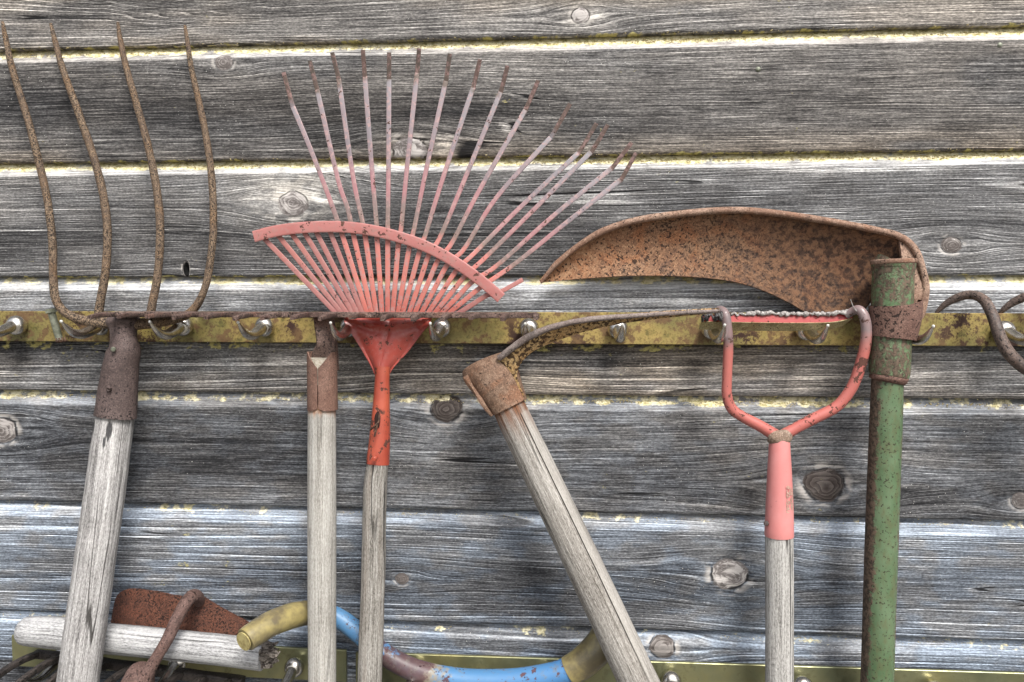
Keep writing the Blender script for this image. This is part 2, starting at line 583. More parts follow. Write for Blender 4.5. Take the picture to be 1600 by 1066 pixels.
def mat_paint(name, paint, paint2, rust=(92, 58, 44), chip=0.45, rough=0.5, fade=None, zones=None, seed=0.0, chip_scale=60.0, spots=True,
              bump=0.0003, spec=0.4, dirt=None, zone_noise=0.07):
    """old paint with chips; zones: list of (t, colour) along the sweep"""
    m = M(name, rough, 0.0, spec)
    o = m.obj()
    a, l, t = m.attr('sw')
    mp = m.t.nodes.new('ShaderNodeVectorMath')
    mp.operation = 'ADD'
    mp.inputs[1].default_value = (seed, seed, seed)
    m.put(mp.inputs[0], o)
    o = mp.outputs[0]
    n1 = m.noise(o, 26.0, 4, 0.6)
    n2 = m.noise(o, 240.0, 4, 0.65)
    n3 = m.noise(o, chip_scale, 5, 0.68)
    if zones:
        tn = m.add(t, m.mul(m.sub(m.noise(o, 90.0, 4, 0.7), 0.5), zone_noise))
        tn = m.add(tn, m.mul(m.sub(m.noise(o, 22.0, 1, 0.5), 0.5), zone_noise * 0.9))
        col = m.ramp(tn, [(p, s2l(c)) for p, c in zones])
        col = m.mix(m.rng(n1, 0.35, 0.7, 0, 0.18), col, s2l(paint2))
    else:
        col = m.mix(m.rng(n1, 0.33, 0.68), s2l(paint), s2l(paint2))
    if fade:
        col = m.mix(m.rng(n2, 0.46, 0.66, 0, 0.75), col, s2l(fade))
    if dirt:
        col = m.mix(m.rng(m.noise(o, 120.0, 5, 0.7), 0.5, 0.7, 0, 0.6), col, s2l(dirt))
    cm = m.rng(m.add(m.mul(n3, 0.75), m.mul(n2, 0.25)), 0.70 - 0.22 * chip, 0.73 - 0.22 * chip)
    if spots:
        vd = m.voro(o, 300.0)
        g = m.rng(m.noise(o, 70.0, 2), 0.55, 0.66)
        cm = m.math('MAXIMUM', cm, m.mul(m.rng(vd, 0.26, 0.18), g))
    rc = m.mix(m.rng(n2, 0.35, 0.65), s2l(tuple(0.5 * c for c in rust)), s2l(rust))
    col = m.mix(m.mul(cm, 0.92), col, rc)
    h = m.add(m.mul(cm, -0.8), m.mul(n2, 0.4))
    r = m.rng(cm, 0, 1, rough, 0.9)
    return m.finish(col, h, bump, 1.0, rough=r)


def mat_rail():
    m = M('yellowed_rail_metal', 0.45, 0.25, 0.4)
    o = m.obj()
    x, y, z = m.sep(m.obj(False))
    n1 = m.noise(o, 13.0, 4, 0.6)
    n2 = m.noise(o, 75.0, 5, 0.68)
    n3 = m.noise(o, 380.0, 3, 0.7)
    col = m.ramp(n1, [(0.30, s2l((104, 100, 58))), (0.44, s2l((148, 134, 66))), (0.56, s2l((180, 154, 76))), (0.70, s2l((142, 116, 66)))])
    xg = m.rng(x, -0.34, -0.10)                         # greener and dirtier towards the left end
    col = m.mix(m.mul(m.sub(1.0, xg), m.rng(n2, 0.40, 0.60, 0.10, 0.65)), col, s2l((104, 104, 52)))
    col = m.mix(m.rng(n2, 0.47, 0.58, 0, 0.85), col, s2l((118, 84, 52)))
    col = m.mix(m.rng(n2, 0.44, 0.33, 0, 0.6), col, s2l((70, 76, 36)))
    gate = m.rng(m.noise(o, 16.0, 3, 0.6), 0.50, 0.62)
    col = m.mix(m.mul(m.rng(n3, 0.52, 0.62), m.add(0.42, m.mul(gate, 0.5))), col, s2l((74, 42, 26)))
    col = m.mix(m.mul(m.rng(n2, 0.50, 0.57), gate), col, s2l((66, 40, 30)))
    return m.finish(col, m.add(n2, m.mul(n3, 0.6)), 0.0003, 1.0, rough=m.rng(n2, 0.35, 0.65, 0.35, 0.7))


def mat_rail_low():
    m = M('olive_plated_rail_metal', 0.3, 0.75, 0.5)
    o = m.obj()
    n1 = m.noise(o, 14.0, 4, 0.6)
    n2 = m.noise(o, 90.0, 4, 0.65)
    col = m.ramp(n1, [(0.32, s2l((126, 132, 100))), (0.5, s2l((150, 150, 108))), (0.68, s2l((172, 164, 104)))])
    col = m.mix(m.rng(n2, 0.55, 0.72, 0, 0.5), col, s2l((96, 92, 60)))
    return m.finish(col, n2, 0.0002, 1.0, rough=m.rng(n2, 0.35, 0.65, 0.28, 0.5))


def mat_steel():
    m = M('polished_hook_steel', 0.22, 1.0, 0.5)
    o = m.obj()
    n = m.noise(o, 130.0, 4, 0.65)
    col = m.mix(m.rng(n, 0.4, 0.7), (0.62, 0.59, 0.55), (0.42, 0.39, 0.34))
    return m.finish(col, None, rough=0.27)


def mat_simple(name, c1, c2, scale=120.0, rough=0.8, metal=0.0, bump=0.0004):
    m = M(name, rough, metal, 0.3)
    o = m.obj()
    n = m.noise(o, scale, 4, 0.65)
    col = m.mix(m.rng(n, 0.38, 0.64), s2l(c1), s2l(c2))
    return m.finish(col, n, bump, 1.0)


PLANK = mat_plank()
RAIL, RAIL2, STEEL = mat_rail(), mat_rail_low(), mat_steel()
TIP_GLINT = mat_simple('white_tip_glint', (232, 232, 226), (210, 208, 200), rough=0.4)  # white highlight of the hook points, made as a painted bead
FORK_TINE = mat_rust('pitted_tine_rust', (118, 96, 76), (62, 48, 40), (148, 124, 98), pit=760, pitamt=1.5, orange=(150, 110, 66), orange_amt=0.4)
FORK_IRON = mat_rust('dark_purple_rust', (88, 72, 68), (56, 44, 43), (112, 94, 90), pit=420, pitamt=0.7, bump=0.0004, rough=0.75)
RAKE_IRON = mat_rust('brown_rake_rust', (90, 66, 58), (48, 34, 31), (132, 108, 98), pit=500, pitamt=0.9, orange=(134, 82, 56))
SLEEVE_IRON = mat_rust('smooth_brown_rust', (128, 92, 76), (94, 64, 54), (144, 110, 94), pit=600, pitamt=0.2, bump=0.0002, rough=0.7)
HOE_IRON = mat_rust('orange_brown_hoe_rust', (134, 100, 76), (86, 60, 46), (158, 130, 108), pit=450, pitamt=0.5, orange=(150, 92, 52), orange_amt=0.5)
HOE_EDGE = mat_rust('grey_purple_edge_rust', (128, 112, 106), (92, 76, 70), (156, 142, 136), pit=500, pitamt=0.4, bump=0.0003)
HOE_FACE = mat_rust('tan_pitted_rust', (196, 156, 92), (110, 66, 34), (214, 180, 120), pit=310, pitamt=2.0, orange=(190, 138, 66), orange_amt=0.5)
SCYTHE = mat_rust('speckled_scythe_rust', (144, 100, 68), (70, 44, 32), (178, 136, 100), pit=380, pitamt=1.15, orange=(172, 104, 52), orange_amt=0.65, xdark=(0.02, 0.26), xlight=(0.06, -0.10), bump=0.0007)
SCYTHE_RIM = mat_rust('worn_rim_rust', (146, 108, 86), (100, 70, 54), (178, 146, 124), pit=420, pitamt=0.5, orange=(150, 94, 58), orange_amt=0.4)
COLLAR = mat_rust('pitted_collar_rust', (122, 88, 76), (76, 50, 42), (142, 108, 94), pit=300, pitamt=1.1, bump=0.0006)
SMALL_HOE = mat_rust('deep_red_brown_rust', (92, 52, 36), (50, 27, 20), (118, 72, 52), pit=520, pitamt=1.2, orange=(112, 60, 36), orange_amt=0.5, bump=0.0009)
NECK_IRON = mat_rust('reddish_neck_rust', (100, 72, 64), (58, 40, 36), (126, 98, 90), pit=480, pitamt=0.6)
BLACK_IRON = mat_rust('blackened_iron', (42, 36, 34), (20, 17, 16), (76, 68, 64), pit=420, pitamt=0.8, rough=0.6)
CURL_IRON = mat_rust('dark_curl_iron', (86, 74, 70), (48, 42, 40), (124, 104, 94), pit=430, pitamt=0.5, orange=(128, 94, 74), orange_amt=0.4, rough=0.6)
BOLT = mat_simple('dull_zinc', (150, 154, 136), (112, 116, 98), 160, 0.55, 0.3)
WIRE = mat_simple('rusty_wire', (110, 80, 62), (70, 50, 42), 300, 0.7, 0.2)

W_FORK = mat_handle('grey_fork_handle_wood', (172, 169, 167), (92, 89, 88), (222, 220, 218), crack=0.85, seed=1.0, freq=0.8,
                    marks=((0.0130, 0.0165, 0.0026, 0.0080), (0.0345, 0.0185, 0.0030, 0.0105), (0.0315, 0.0300, 0.0014, 0.0060)))
W_RAKE = mat_handle('beige_rake_handle_wood', (186, 182, 174), (132, 126, 117), (218, 215, 208), crack=0.35, seed=2.0, freq=1.5, top=((190, 124, 72), 0.012, 0.75))
W_LEAF = mat_handle('brown_grey_leaf_handle_wood', (158, 153, 145), (76, 70, 63), (202, 199, 193), warm=(214, 190, 168), warm_amt=0.6, crack=0.95, seed=3.0, freq=0.7)
W_HOE = mat_handle('tan_grey_hoe_handle_wood', (164, 158, 150), (98, 91, 83), (202, 197, 190), crack=0.6, seed=4.0, freq=0.9, top=((134, 84, 50), 0.050, 1.0), split=(0.0366, 0.02, 0.34))
W_STIR = mat_handle('pale_grey_handle_wood', (188, 185, 180), (106, 103, 98), (226, 223, 219), crack=0.9, seed=5.0, freq=0.9, top=((190, 120, 80), 0.008, 0.6))
W_SHORT = mat_handle('bleached_stub_wood', (186, 186, 187), (98, 97, 98), (226, 226, 226), crack=0.75, seed=6.0, freq=0.8)
W_END = mat_simple('cut_wood_end', (206, 196, 178), (170, 158, 138), 400, 0.9)
W_BROKEN = mat_simple('splintered_wood', (150, 140, 130), (70, 60, 54), 300, 0.9, bump=0.003)

TINE_PAINT = mat_paint('faded_tine_paint', (214, 128, 116), (190, 126, 122), zones=[
    (0.0, (200, 92, 76)), (0.10, (222, 122, 106)), (0.30, (212, 124, 114)), (0.335, (134, 114, 104)), (0.40, (136, 118, 114)), (0.45, (174, 118, 122)),
    (0.54, (164, 118, 124)), (0.59, (132, 118, 124)), (0.86, (142, 138, 144)), (0.89, (104, 90, 80)), (1.0, (104, 92, 84))],
    chip=0.45, chip_scale=140, seed=1.0, rough=0.55, fade=(186, 146, 142), zone_noise=0.10)
STUB_PAINT = mat_paint('faded_short_tine_paint', (188, 112, 102), (178, 114, 110), chip=0.3, chip_scale=90, seed=1.5, rough=0.55, fade=(184, 132, 126))
ARC_PAINT = mat_paint('salmon_crossbar_paint', (182, 104, 98), (192, 118, 112), chip=0.55, chip_scale=110, seed=2.0, fade=(176, 122, 116), dirt=(170, 120, 110))
HUB_PAINT = mat_paint('deep_red_hub_paint', (168, 52, 36), (186, 76, 62), chip=0.62, chip_scale=70, seed=3.0, rough=0.30, fade=(178, 92, 82))
FERR_PAINT = mat_paint('orange_red_ferrule_paint', (168, 62, 38), (196, 86, 52), chip=0.72, chip_scale=80, seed=4.0, rough=0.28)
STIR_PAINT = mat_paint('chipped_coral_paint', (222, 104, 92), (226, 118, 106), chip=0.62, chip_scale=60, seed=5.0, rough=0.34, zones=[
    (0.0, (132, 122, 122)), (0.24, (112, 104, 106)), (0.30, (190, 104, 94)), (1.0, (200, 102, 92))])
STIR_PAINT2 = mat_paint('chipped_coral_paint_worn_end', (222, 104, 92), (226, 118, 106), chip=0.72, chip_scale=60, seed=6.0, rough=0.34, zones=[
    (0.0, (136, 126, 126)), (0.20, (148, 130, 130)), (0.28, (188, 116, 108)), (0.33, (196, 104, 94)), (1.0, (200, 104, 94))])
SOCK_PAINT = mat_paint('pink_socket_paint', (222, 130, 126), (228, 144, 140), chip=0.02, chip_scale=60, seed=7.0, rough=0.45, spots=False)
BLADE_RED = mat_paint('bright_red_blade_paint', (176, 30, 28), (184, 44, 42), chip=0.4, chip_scale=120, seed=8.0, rough=0.4)
BLADE_TAN = mat_rust('tan_worn_steel', (164, 148, 92), (116, 98, 58), (184, 170, 122), pit=500, pitamt=0.5, orange=(158, 120, 66), bump=0.0003, rough=0.6)
CRUST = mat_simple('grey_white_fibre_crust', (206, 200, 196), (140, 132, 128), 500, 0.95, bump=0.002)
TWINE = mat_simple('dark_grey_twine', (112, 110, 110), (58, 56, 58), 500, 0.9, bump=0.002)
WELD = mat_rust('rusty_weld', (150, 124, 104), (96, 72, 58), (186, 166, 150), pit=500, pitamt=0.6, bump=0.0012)
def mat_green(name, paint, paint2, flank=True, rustlvl=0.0, seed=0.0):
    m = M(name, 0.45, 0.0, 0.35)
    o = m.obj()
    a, l, t = m.attr('sw')
    n1 = m.noise(m.vec(m.mul(a, 30.0), m.mul(l, 16.0), seed), 1.0, 4, 0.62)
    n2 = m.noise(o, 260.0, 3, 0.65)
    n3 = m.noise(m.vec(m.mul(a, 150.0), m.mul(l, 60.0), seed + 3), 1.0, 4, 0.7)
    col = m.mix(m.rng(n1, 0.35, 0.7), s2l(paint), s2l(paint2))
    col = m.mix(m.rng(n3, 0.42, 0.66, 0, 0.55), col, s2l((104, 100, 66)))
    w = m.add(m.mul(n3, 0.55), m.mul(n2, 0.75))
    w = m.add(w, m.mul(m.sub(n1, 0.5), 0.55))
    if flank:                                             # rust plus edge shading painted in; a = 0 side, front = quarter turn, in metres round the tube
        w = m.add(w, m.rng(m.math('ABSOLUTE', m.sub(a, 0.0232)), 0.004, 0.0205, -0.26, 0.40))
    w = m.add(w, rustlvl)
    rm = m.rng(w, 0.66, 0.86)
    rc = m.mix(m.rng(n2, 0.36, 0.64), s2l((60, 44, 36)), s2l((116, 92, 76)))
    col = m.mix(m.mul(rm, 0.93), col, rc)
    spots = m.rng(m.noise(o, 420.0, 2, 0.6), 0.60, 0.66)
    col = m.mix(m.mul(spots, 0.85), col, s2l((56, 40, 32)))
    return m.finish(col, m.add(m.mul(rm, 0.5), m.mul(n2, 0.6)), 0.0004, 1.0, rough=m.rng(rm, 0, 1, 0.30, 0.8))


GREEN = mat_green('worn_green_paint', (80, 110, 72), (106, 132, 96), seed=9.0)
GREEN_TOP = mat_green('flaking_green_paint', (92, 128, 82), (122, 144, 104), flank=False, rustlvl=0.14, seed=10.0)
BLUE = mat_paint('sky_blue_paint', (70, 116, 156), (96, 140, 172), rust=(96, 60, 66), chip=0.5, chip_scale=60, seed=11.0, rough=0.45, dirt=(120, 120, 110), zones=[
    (0.0, (80, 140, 190)), (0.27, (78, 142, 196)), (0.31, (84, 58, 62)), (0.47, (104, 74, 74)), (0.52, (150, 140, 120)), (0.57, (70, 132, 184)), (1.0, (62, 130, 190))], zone_noise=0.30)
GRIP = mat_simple('yellowed_clear_sleeve', (168, 152, 88), (112, 100, 72), 34, 0.35, 0.0, 0.0003)
GRIP.node_tree.nodes['Principled BSDF'].inputs['Coat Weight'].default_value = 0.4
GROUND = mat_simple('gravel_ground', (150, 144, 132), (112, 108, 98), 60, 0.95, bump=0.01)

# ------------------------------------------------------------------ ground
v = [(-40, -40, 0), (40, -40, 0), (40, 6, 0), (-40, 6, 0)]
g = part('ground', None, v, [(0, 1, 2, 3)], GROUND, smooth=False)
g['kind'] = 'structure'

# ------------------------------------------------------------------ plank wall
GAPS = [CAM_H + DIST * q for q in (0.3236, 0.1765, 0.0261, -0.1273, -0.2781, -0.4291)]
pitch_ = (GAPS[0] - GAPS[5]) / 5
ZB = [GAPS[0] + pitch_, GAPS[0]] + GAPS[1:] + [GAPS[5] - pitch_, GAPS[5] - 2 * pitch_]    # lower joints of the planks, downwards
wall = thing('plank_wall', 'weathered grey horizontal plank wall with yellow lichen along the joints', 'wall', (0, 0, 0))
# knots: px, py, radius px, style (0 dark, 1 pale, 2 hole), halo
KN = [(907, 24, 12, 0.75, 0.5), (350, 97, 12, 0.6, 0.3), (640, 236, 22, 0.8, 0.2), (458, 318, 20, 0.8, 1.0), (290, 421, 8, 2.0, 0.15),
      (1487, 383, 13, 0.35, 0.05), (3, 672, 20, 0.5, 0.3), (697, 639, 21, 0.05, 0.3), (1288, 757, 26, 0.05, 0.22), (628, 905, 9, 0.4, 0.4),
      (1140, 898, 24, 0.95, 0.55), (1035, 1012, 17, 0.30, 0.15), (1597, 783, 13, 0.6, 0.4),
      (200, -60, 40, 0.5, 0.0)]
KNW = []
for kx, ky, kr, st, hl in KN:
    p = P(kx, ky, 0)
    KNW.append((p[0], p[2], W(kr, kx, ky, 0), st, hl))


def smooth_noise(x, freqs, amp, r):
    out = np.zeros_like(x)
    for f in freqs:
        out += np.sin(f * x + r.uniform(0, 6.28)) * r.uniform(0.5, 1)
    return amp * out / len(freqs)


_TAB = np.random.default_rng(77).random((512, 512))


def vnoise(u, v, octv=3, rough=0.55, seed=0):
    """smooth lattice noise, 0..1 around 0.5"""
    out, amp, tot = 0.0, 1.0, 0.0
    for k in range(octv):
        uu, vv = u * 2 ** k + 17.3 * seed + 5.1 * k + 300, v * 2 ** k + 9.7 * seed + 3.3 * k + 300
        i, j = np.floor(uu).astype(int), np.floor(vv).astype(int)
        fu, fv = uu - i, vv - j
        fu, fv = fu * fu * fu * (fu * (fu * 6 - 15) + 10), fv * fv * fv * (fv * (fv * 6 - 15) + 10)
        g = lambda a, b: _TAB[a % 512, b % 512]
        n_ = (g(i, j) * (1 - fu) + g(i + 1, j) * fu) * (1 - fv) + (g(i, j + 1) * (1 - fu) + g(i + 1, j + 1) * fu) * fv
        out = out + amp * (n_ - 0.5)
        tot += amp
        amp *= rough
    return 0.5 + out / tot * 1.25


X0, X1, DX = -0.86, 0.72, 0.0022
xs = np.arange(X0, X1, DX)
#           coarse brown blue dark
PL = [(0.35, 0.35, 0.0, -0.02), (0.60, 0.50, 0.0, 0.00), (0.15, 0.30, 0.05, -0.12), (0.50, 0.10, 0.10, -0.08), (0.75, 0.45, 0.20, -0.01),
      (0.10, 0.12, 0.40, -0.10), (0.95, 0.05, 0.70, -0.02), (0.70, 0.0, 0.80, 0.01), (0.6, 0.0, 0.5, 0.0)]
for ip in range(1, len(ZB) + 0):
    zb = ZB[ip]
    zt = ZB[ip - 1]
    h = zt - zb
    r = np.random.default_rng(100 + ip)
    prof = [(0.0128, 0.0040), (0.0050, 0.0030), (0.0020, 0.0031), (0.0006, 0.0042), (0.0, 0.0062)]
    prof += [(0.0, z) for z in np.arange(0.0096, h - 0.0114, 0.0021)]
    prof += [(0.0, h - 0.0112), (0.0003, h - 0.0106), (0.0009, h - 0.0098), (0.0019, h - 0.0085), (0.0030, h - 0.0068), (0.0041, h - 0.0050),
             (0.0050, h - 0.0030), (0.0057, h - 0.0014), (0.0072, h + 0.0004), (0.0110, h + 0.0070)]
    prof = np.array(prof)
    if ip >= 4:
        prof[:5, 1] += 0.0017
    n, m = len(xs), len(prof)
    X = np.repeat(xs[:, None], m, 1)
    Y = np.repeat(prof[None, :, 0], n, 0).copy()
    ZL = np.repeat(prof[None, :, 1], n, 0).copy()
    # ragged lower edge and uneven chamfer start
    low = np.clip(1 - ZL / 0.009, 0, 1)
    ZL += low * (smooth_noise(X, (9, 31, 57, 93, 180, 410), 0.0015, r) + smooth_noise(X, (700, 1100), 0.0003, r))
    up = np.clip((ZL - (h - 0.022)) / 0.01, 0, 1)
    ZL += up * smooth_noise(X, (11, 23, 47, 120), 0.0011, r) * np.clip((h + 0.001 - ZL) / 0.006, 0, 1)
    Z = zb + ZL
    Y += smooth_noise(X, (3, 7, 13), 0.0006, r) + smooth_noise(Z * 6 + X, (9, 17), 0.0003, r)
    # grain field flowing round the knots
    psi = ZL + smooth_noise(X, (2.1, 4.3, 7.7), 0.006, r) * (0.4 + ZL / h) + 0.02 * X * r.uniform(-1, 1)
    kd = np.full_like(X, 9.0)
    ks = np.zeros_like(X)
    halo = np.zeros_like(X)
    for wx, wz, wr, st, hl in KNW:
        if not (zb - 0.02 < wz < zt + 0.06):
            continue
        dx, dz = (X - wx), (Z - wz)
        Re = wr * (1.6 if st < 1.5 else 1.2)
        r2 = (dx * 0.36) ** 2 + dz ** 2
        psi = psi - dz * np.clip(Re ** 2 / (r2 + 0.45 * Re ** 2), 0, 0.80) * np.exp(-r2 / (0.050 ** 2)) * (1.0 if st < 1.5 else 0.7)
        if zb - 0.002 < wz < zt + 0.002:
            sx = 1.2 if st < 1.5 else 0.7
            d = np.sqrt((dx / sx) ** 2 + (dz * (1 if st < 1.5 else 0.62)) ** 2) / wr
            upd = d < kd
            kd = np.where(upd, d, kd)
            ks = np.where(upd, st, ks)
            hx = dx / 1.25 - 0.25 * wr
            halo = np.maximum(halo, hl * np.exp(-((np.sqrt(hx ** 2 + dz ** 2) / wr) / (3.0 if hl > .9 else 2.0)) ** 2))
            Y += 0.0012 * np.exp(-(d - 1.0) ** 2 / 0.02) - 0.0006 * np.exp(-d ** 2 / 0.6)
            if st > 1.5:
                Y += 0.008 * np.clip(1.1 - d, 0, 1)
    chm = np.clip((ZL - (h - 0.0112)) / 0.0012, 0, 1) * (.9, .86, .84, .86, .86, .68, .52, .45, .45)[ip]
    upper = 1.0 if ip <= 3 else (0.75 if ip == 4 else (0.66 if ip == 5 else 0.35))
    lich = np.clip((ZL - (h - 0.0072)) / 0.003, 0, 1) * 0.70 * upper + np.clip(1 - (ZL - 0.0005) / 0.0058, 0, 1) * (0.75 if ip <= 3 else 0.3)
    lich += smooth_noise(X, (6, 14, 29), 0.14, r)
    # green-brown drip zone just below the upper hook rail
    cs, br, bl, dk = PL[ip]
    brn = br + smooth_noise(X, (3, 8), 0.12, r)
    if ip == 4:
        lich = np.maximum(lich, 0.36 * np.exp(-((ZL - (h - 0.067)) / 0.008) ** 2))
        brn = (brn + 0.45 * np.exp(-((X - 0.05) / 0.22) ** 2)) * np.clip((h - 0.045 - ZL) / 0.02, 0, 1)
        dkx = dk + 0.10 * np.clip((ZL - (h - 0.035)) / 0.01, 0, 1)
    elif ip == 2:
        brn += 0.6 * np.clip(1 - ZL / 0.03, 0, 1)
        dkx = dk + 0.05 * np.clip(1 - ZL / 0.02, 0, 1) + 0 * X
    elif ip == 6:
        dkx = dk + 0.10 * np.clip((-0.15 - X) / 0.4, 0, 1) * np.clip(1 - ZL / 0.08, 0.2, 1)
    else:
        dkx = dk + 0 * X
    heart = np.exp(-((ZL - h * (0.45 + 0.12 * np.sin(3.1 * X + ip * 2.0))) / (0.30 * h)) ** 2)
    dkx = dkx + 0.055 - 0.15 * heart * vnoise(X * 3.5, ZL * 20, 2, 0.5, ip + 320) / 0.5
    csx = cs + 0 * X
    if ip == 1:
        csx = np.clip(0.25 + 1.1 * np.clip((-0.30 - X) / 0.25, 0, 1), 0, 1)
    if ip == 5:
        brn += 0.3 * np.clip(X / 0.2, 0, 1) * np.clip((0.25 - X) / 0.1, 0, 1)
    sm = lambda a, lo, hi: np.clip((a - lo) / (hi - lo), 0, 1) ** 2 * (3 - 2 * np.clip((a - lo) / (hi - lo), 0, 1))
    psi = psi + (vnoise(X * 2.6, psi * 24, 2, 0.5, ip) - 0.5) * 0.0045
    RQ = psi * (340 + (165 - 340) * csx) + vnoise(X * 0.6, psi * 75, 2, 0.5, ip + 40) * 4.0
    BLO = vnoise(X * 8, ZL * 26, 3, 0.55, ip + 80)
    BL2 = vnoise(X * 30, Z * 70, 3, 0.6, ip + 120)
    CRV = vnoise(X * 1.5, psi * 62, 2, 0.4, ip + 160)
    CRW = sm(vnoise(X * 10, psi * 60, 2, 0.5, ip + 200), 0.45, 0.60)
    HNV = vnoise(X * 75, Z * 120, 3, 0.65, ip + 240)
    DGV = sm(vnoise(X * 14, Z * 14, 2, 0.5, ip + 280), 0.48, 0.68)
    V = np.stack([X, Y, Z], 2).reshape(-1, 3)
    idx = np.arange(n * m).reshape(n, m)
    q = np.stack([idx[:-1, :-1], idx[1:, :-1], idx[1:, 1:], idx[:-1, 1:]], 2).reshape(-1, 4)
    me = bpy.data.meshes.new('plank')
    me.vertices.add(len(V))
    me.vertices.foreach_set('co', V.astype(np.float32).ravel())
    me.loops.add(q.size)
    me.loops.foreach_set('vertex_index', q.astype(np.int32).ravel())
    me.polygons.add(len(q))
    me.polygons.foreach_set('loop_start', (np.arange(len(q)) * 4).astype(np.int32))
    me.polygons.foreach_set('use_smooth', np.ones(len(q), bool))
    sd = np.full_like(X, float(ip))
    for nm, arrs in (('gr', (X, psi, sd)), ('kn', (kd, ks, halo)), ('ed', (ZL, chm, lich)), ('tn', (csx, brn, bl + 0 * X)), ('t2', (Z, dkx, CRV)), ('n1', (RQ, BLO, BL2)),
                     ('n2', (CRW, HNV, DGV))):
        at = me.attributes.new(nm, 'FLOAT_VECTOR', 'POINT')
        at.data.foreach_set('vector', np.stack(arrs, 2).astype(np.float32).ravel())
    me.update(calc_edges=True)
    me.validate()
    me.materials.append(PLANK)
    o = bpy.data.objects.new('plank', me)
    COL.objects.link(o)
    o.parent = wall
    ORG[o.name] = np.zeros(3)
# dark sheathing behind the joints
BACK = mat_simple('dark_sheathing', (40, 36, 32), (24, 22, 20), 50, 0.95)
part('sheathing', wall, [(X0, 0.0135, ZB[-1] - 0.02), (X1, 0.0135, ZB[-1] - 0.02), (X1, 0.0135, ZB[0] + 0.02), (X0, 0.0135, ZB[0] + 0.02)], [(0, 1, 2, 3)], BACK, smooth=False)
# nail heads
for nx, ny in ((1185, 108), (1563, 70)):
    c = P(nx, ny, 0.001)
    rr = 0.0026
    ring = [(c[0] + rr * math.cos(a), c[1] + 0.001, c[2] + rr * math.sin(a)) for a in np.arange(10) * 0.6283]
    ring2 = [(c[0] + rr * 0.7 * math.cos(a), c[1] - 0.0004, c[2] + rr * 0.7 * math.sin(a)) for a in np.arange(10) * 0.6283]
    part('nail_head', wall, ring + ring2, [(i, (i + 1) % 10, 10 + (i + 1) % 10, 10 + i) for i in range(10)] + [tuple(range(10, 20))], BOLT)


# ------------------------------------------------------------------ hook rails
def rail_bar(name, parent, x0, x1, ytop, ybot, mat, d0=0.008, d1=0.0115):
    """ytop / ybot: functions of px giving photo rows; straight bar between its two ends"""
    A = P(x0, (ytop[0] + ybot[0]) / 2, d1)
    B = P(x1, (ytop[1] + ybot[1]) / 2, d1)
    hh = (P(x0, ytop[0], d1)[2] - P(x0, ybot[0], d1)[2]) / 2
    n = 40
    prof = [(-1, 0.0), (-0.985, 1.0), (-0.93, 1.0), (0.93, 1.0), (0.985, 1.0), (1, 0.0)]
    prof = [(0, -hh, d0), (0, -hh, d1 - 0.0006), (0, -hh + 0.0006, d1), (0, hh - 0.0006, d1), (0, hh, d1 - 0.0006), (0, hh, d0)]
    V, Fc = [], []
    for i in range(n + 1):
        t = i / n
        c = A * (1 - t) + B * t
        for _, z, d in prof:
            V.append((c[0], -d, c[2] + z))
    m = len(prof)
    for i in range(n):
        for j in range(m):
            a, b = i * m + j, i * m + (j + 1) % m
            Fc.append((a, b, b + m, a + m))
    Fc.append(tuple(range(m)))
    Fc.append(tuple(n * m + j for j in range(m)))
    return part(name, parent, V, Fc, mat, autos=30)


def hook(rail, px, py, dface=0.0115, tipx=0.0, ball=0.68):
    c = P(px, py, dface)
    z = c[2]
    pts = [(c[0], -dface + 0.001, z, 0.0086), (c[0], -dface - 0.012, z - 0.0005, 0.0084), (c[0], -dface - 0.025, z - 0.0040, 0.0080),
           (c[0] + tipx * .4, -dface - 0.040, z - 0.0070, 0.0070), (c[0] + tipx * .7, -dface - 0.053, z - 0.0050, 0.0054), (c[0] + tipx, -dface - 0.063, z + 0.0005, 0.0034),
           (c[0] + tipx, -dface - 0.070, z + 0.0062, 0.0012)]
    if ball:
        pts = [p_[:3] + (p_[3] * ball,) for p_ in pts]
    hk = sweep('hook', rail, pts, STEEL, sub=6, ref=(0, 0, 1), world_pts=True, prof=circle(20))
    # round collar against the bar
    cp = [(c[0], -dface, z, 0.0098), (c[0], -dface - 0.0035, z, 0.0100), (c[0], -dface - 0.0065, z, 0.0096), (c[0], -dface - 0.0088, z, 0.0086)]
    if ball:
        cp = [(c[0], -dface - 0.0002, z, 0.0060), (c[0], -dface - 0.0030, z, 0.0086), (c[0], -dface - 0.0075, z, 0.0100), (c[0], -dface - 0.0125, z, 0.0088), (c[0], -dface - 0.0160, z, 0.0050)]
    sweep('collar', hk, cp, STEEL, sub=2, ref=(0, 0, 1), world_pts=True, prof=circle(24))
    t = np.array(pts[-1][:3])
    sweep('tip', hk, [(t[0], t[1] + 0.0003, t[2] - 0.0006, 0.0013), (t[0], t[1] - 0.0004, t[2] + 0.0004, 0.0013), (t[0], t[1] - 0.0007, t[2] + 0.0010, 0.0008)],
          TIP_GLINT, sub=2, ref=(1, 0, 0), world_pts=True, prof=circle(8))
    return hk


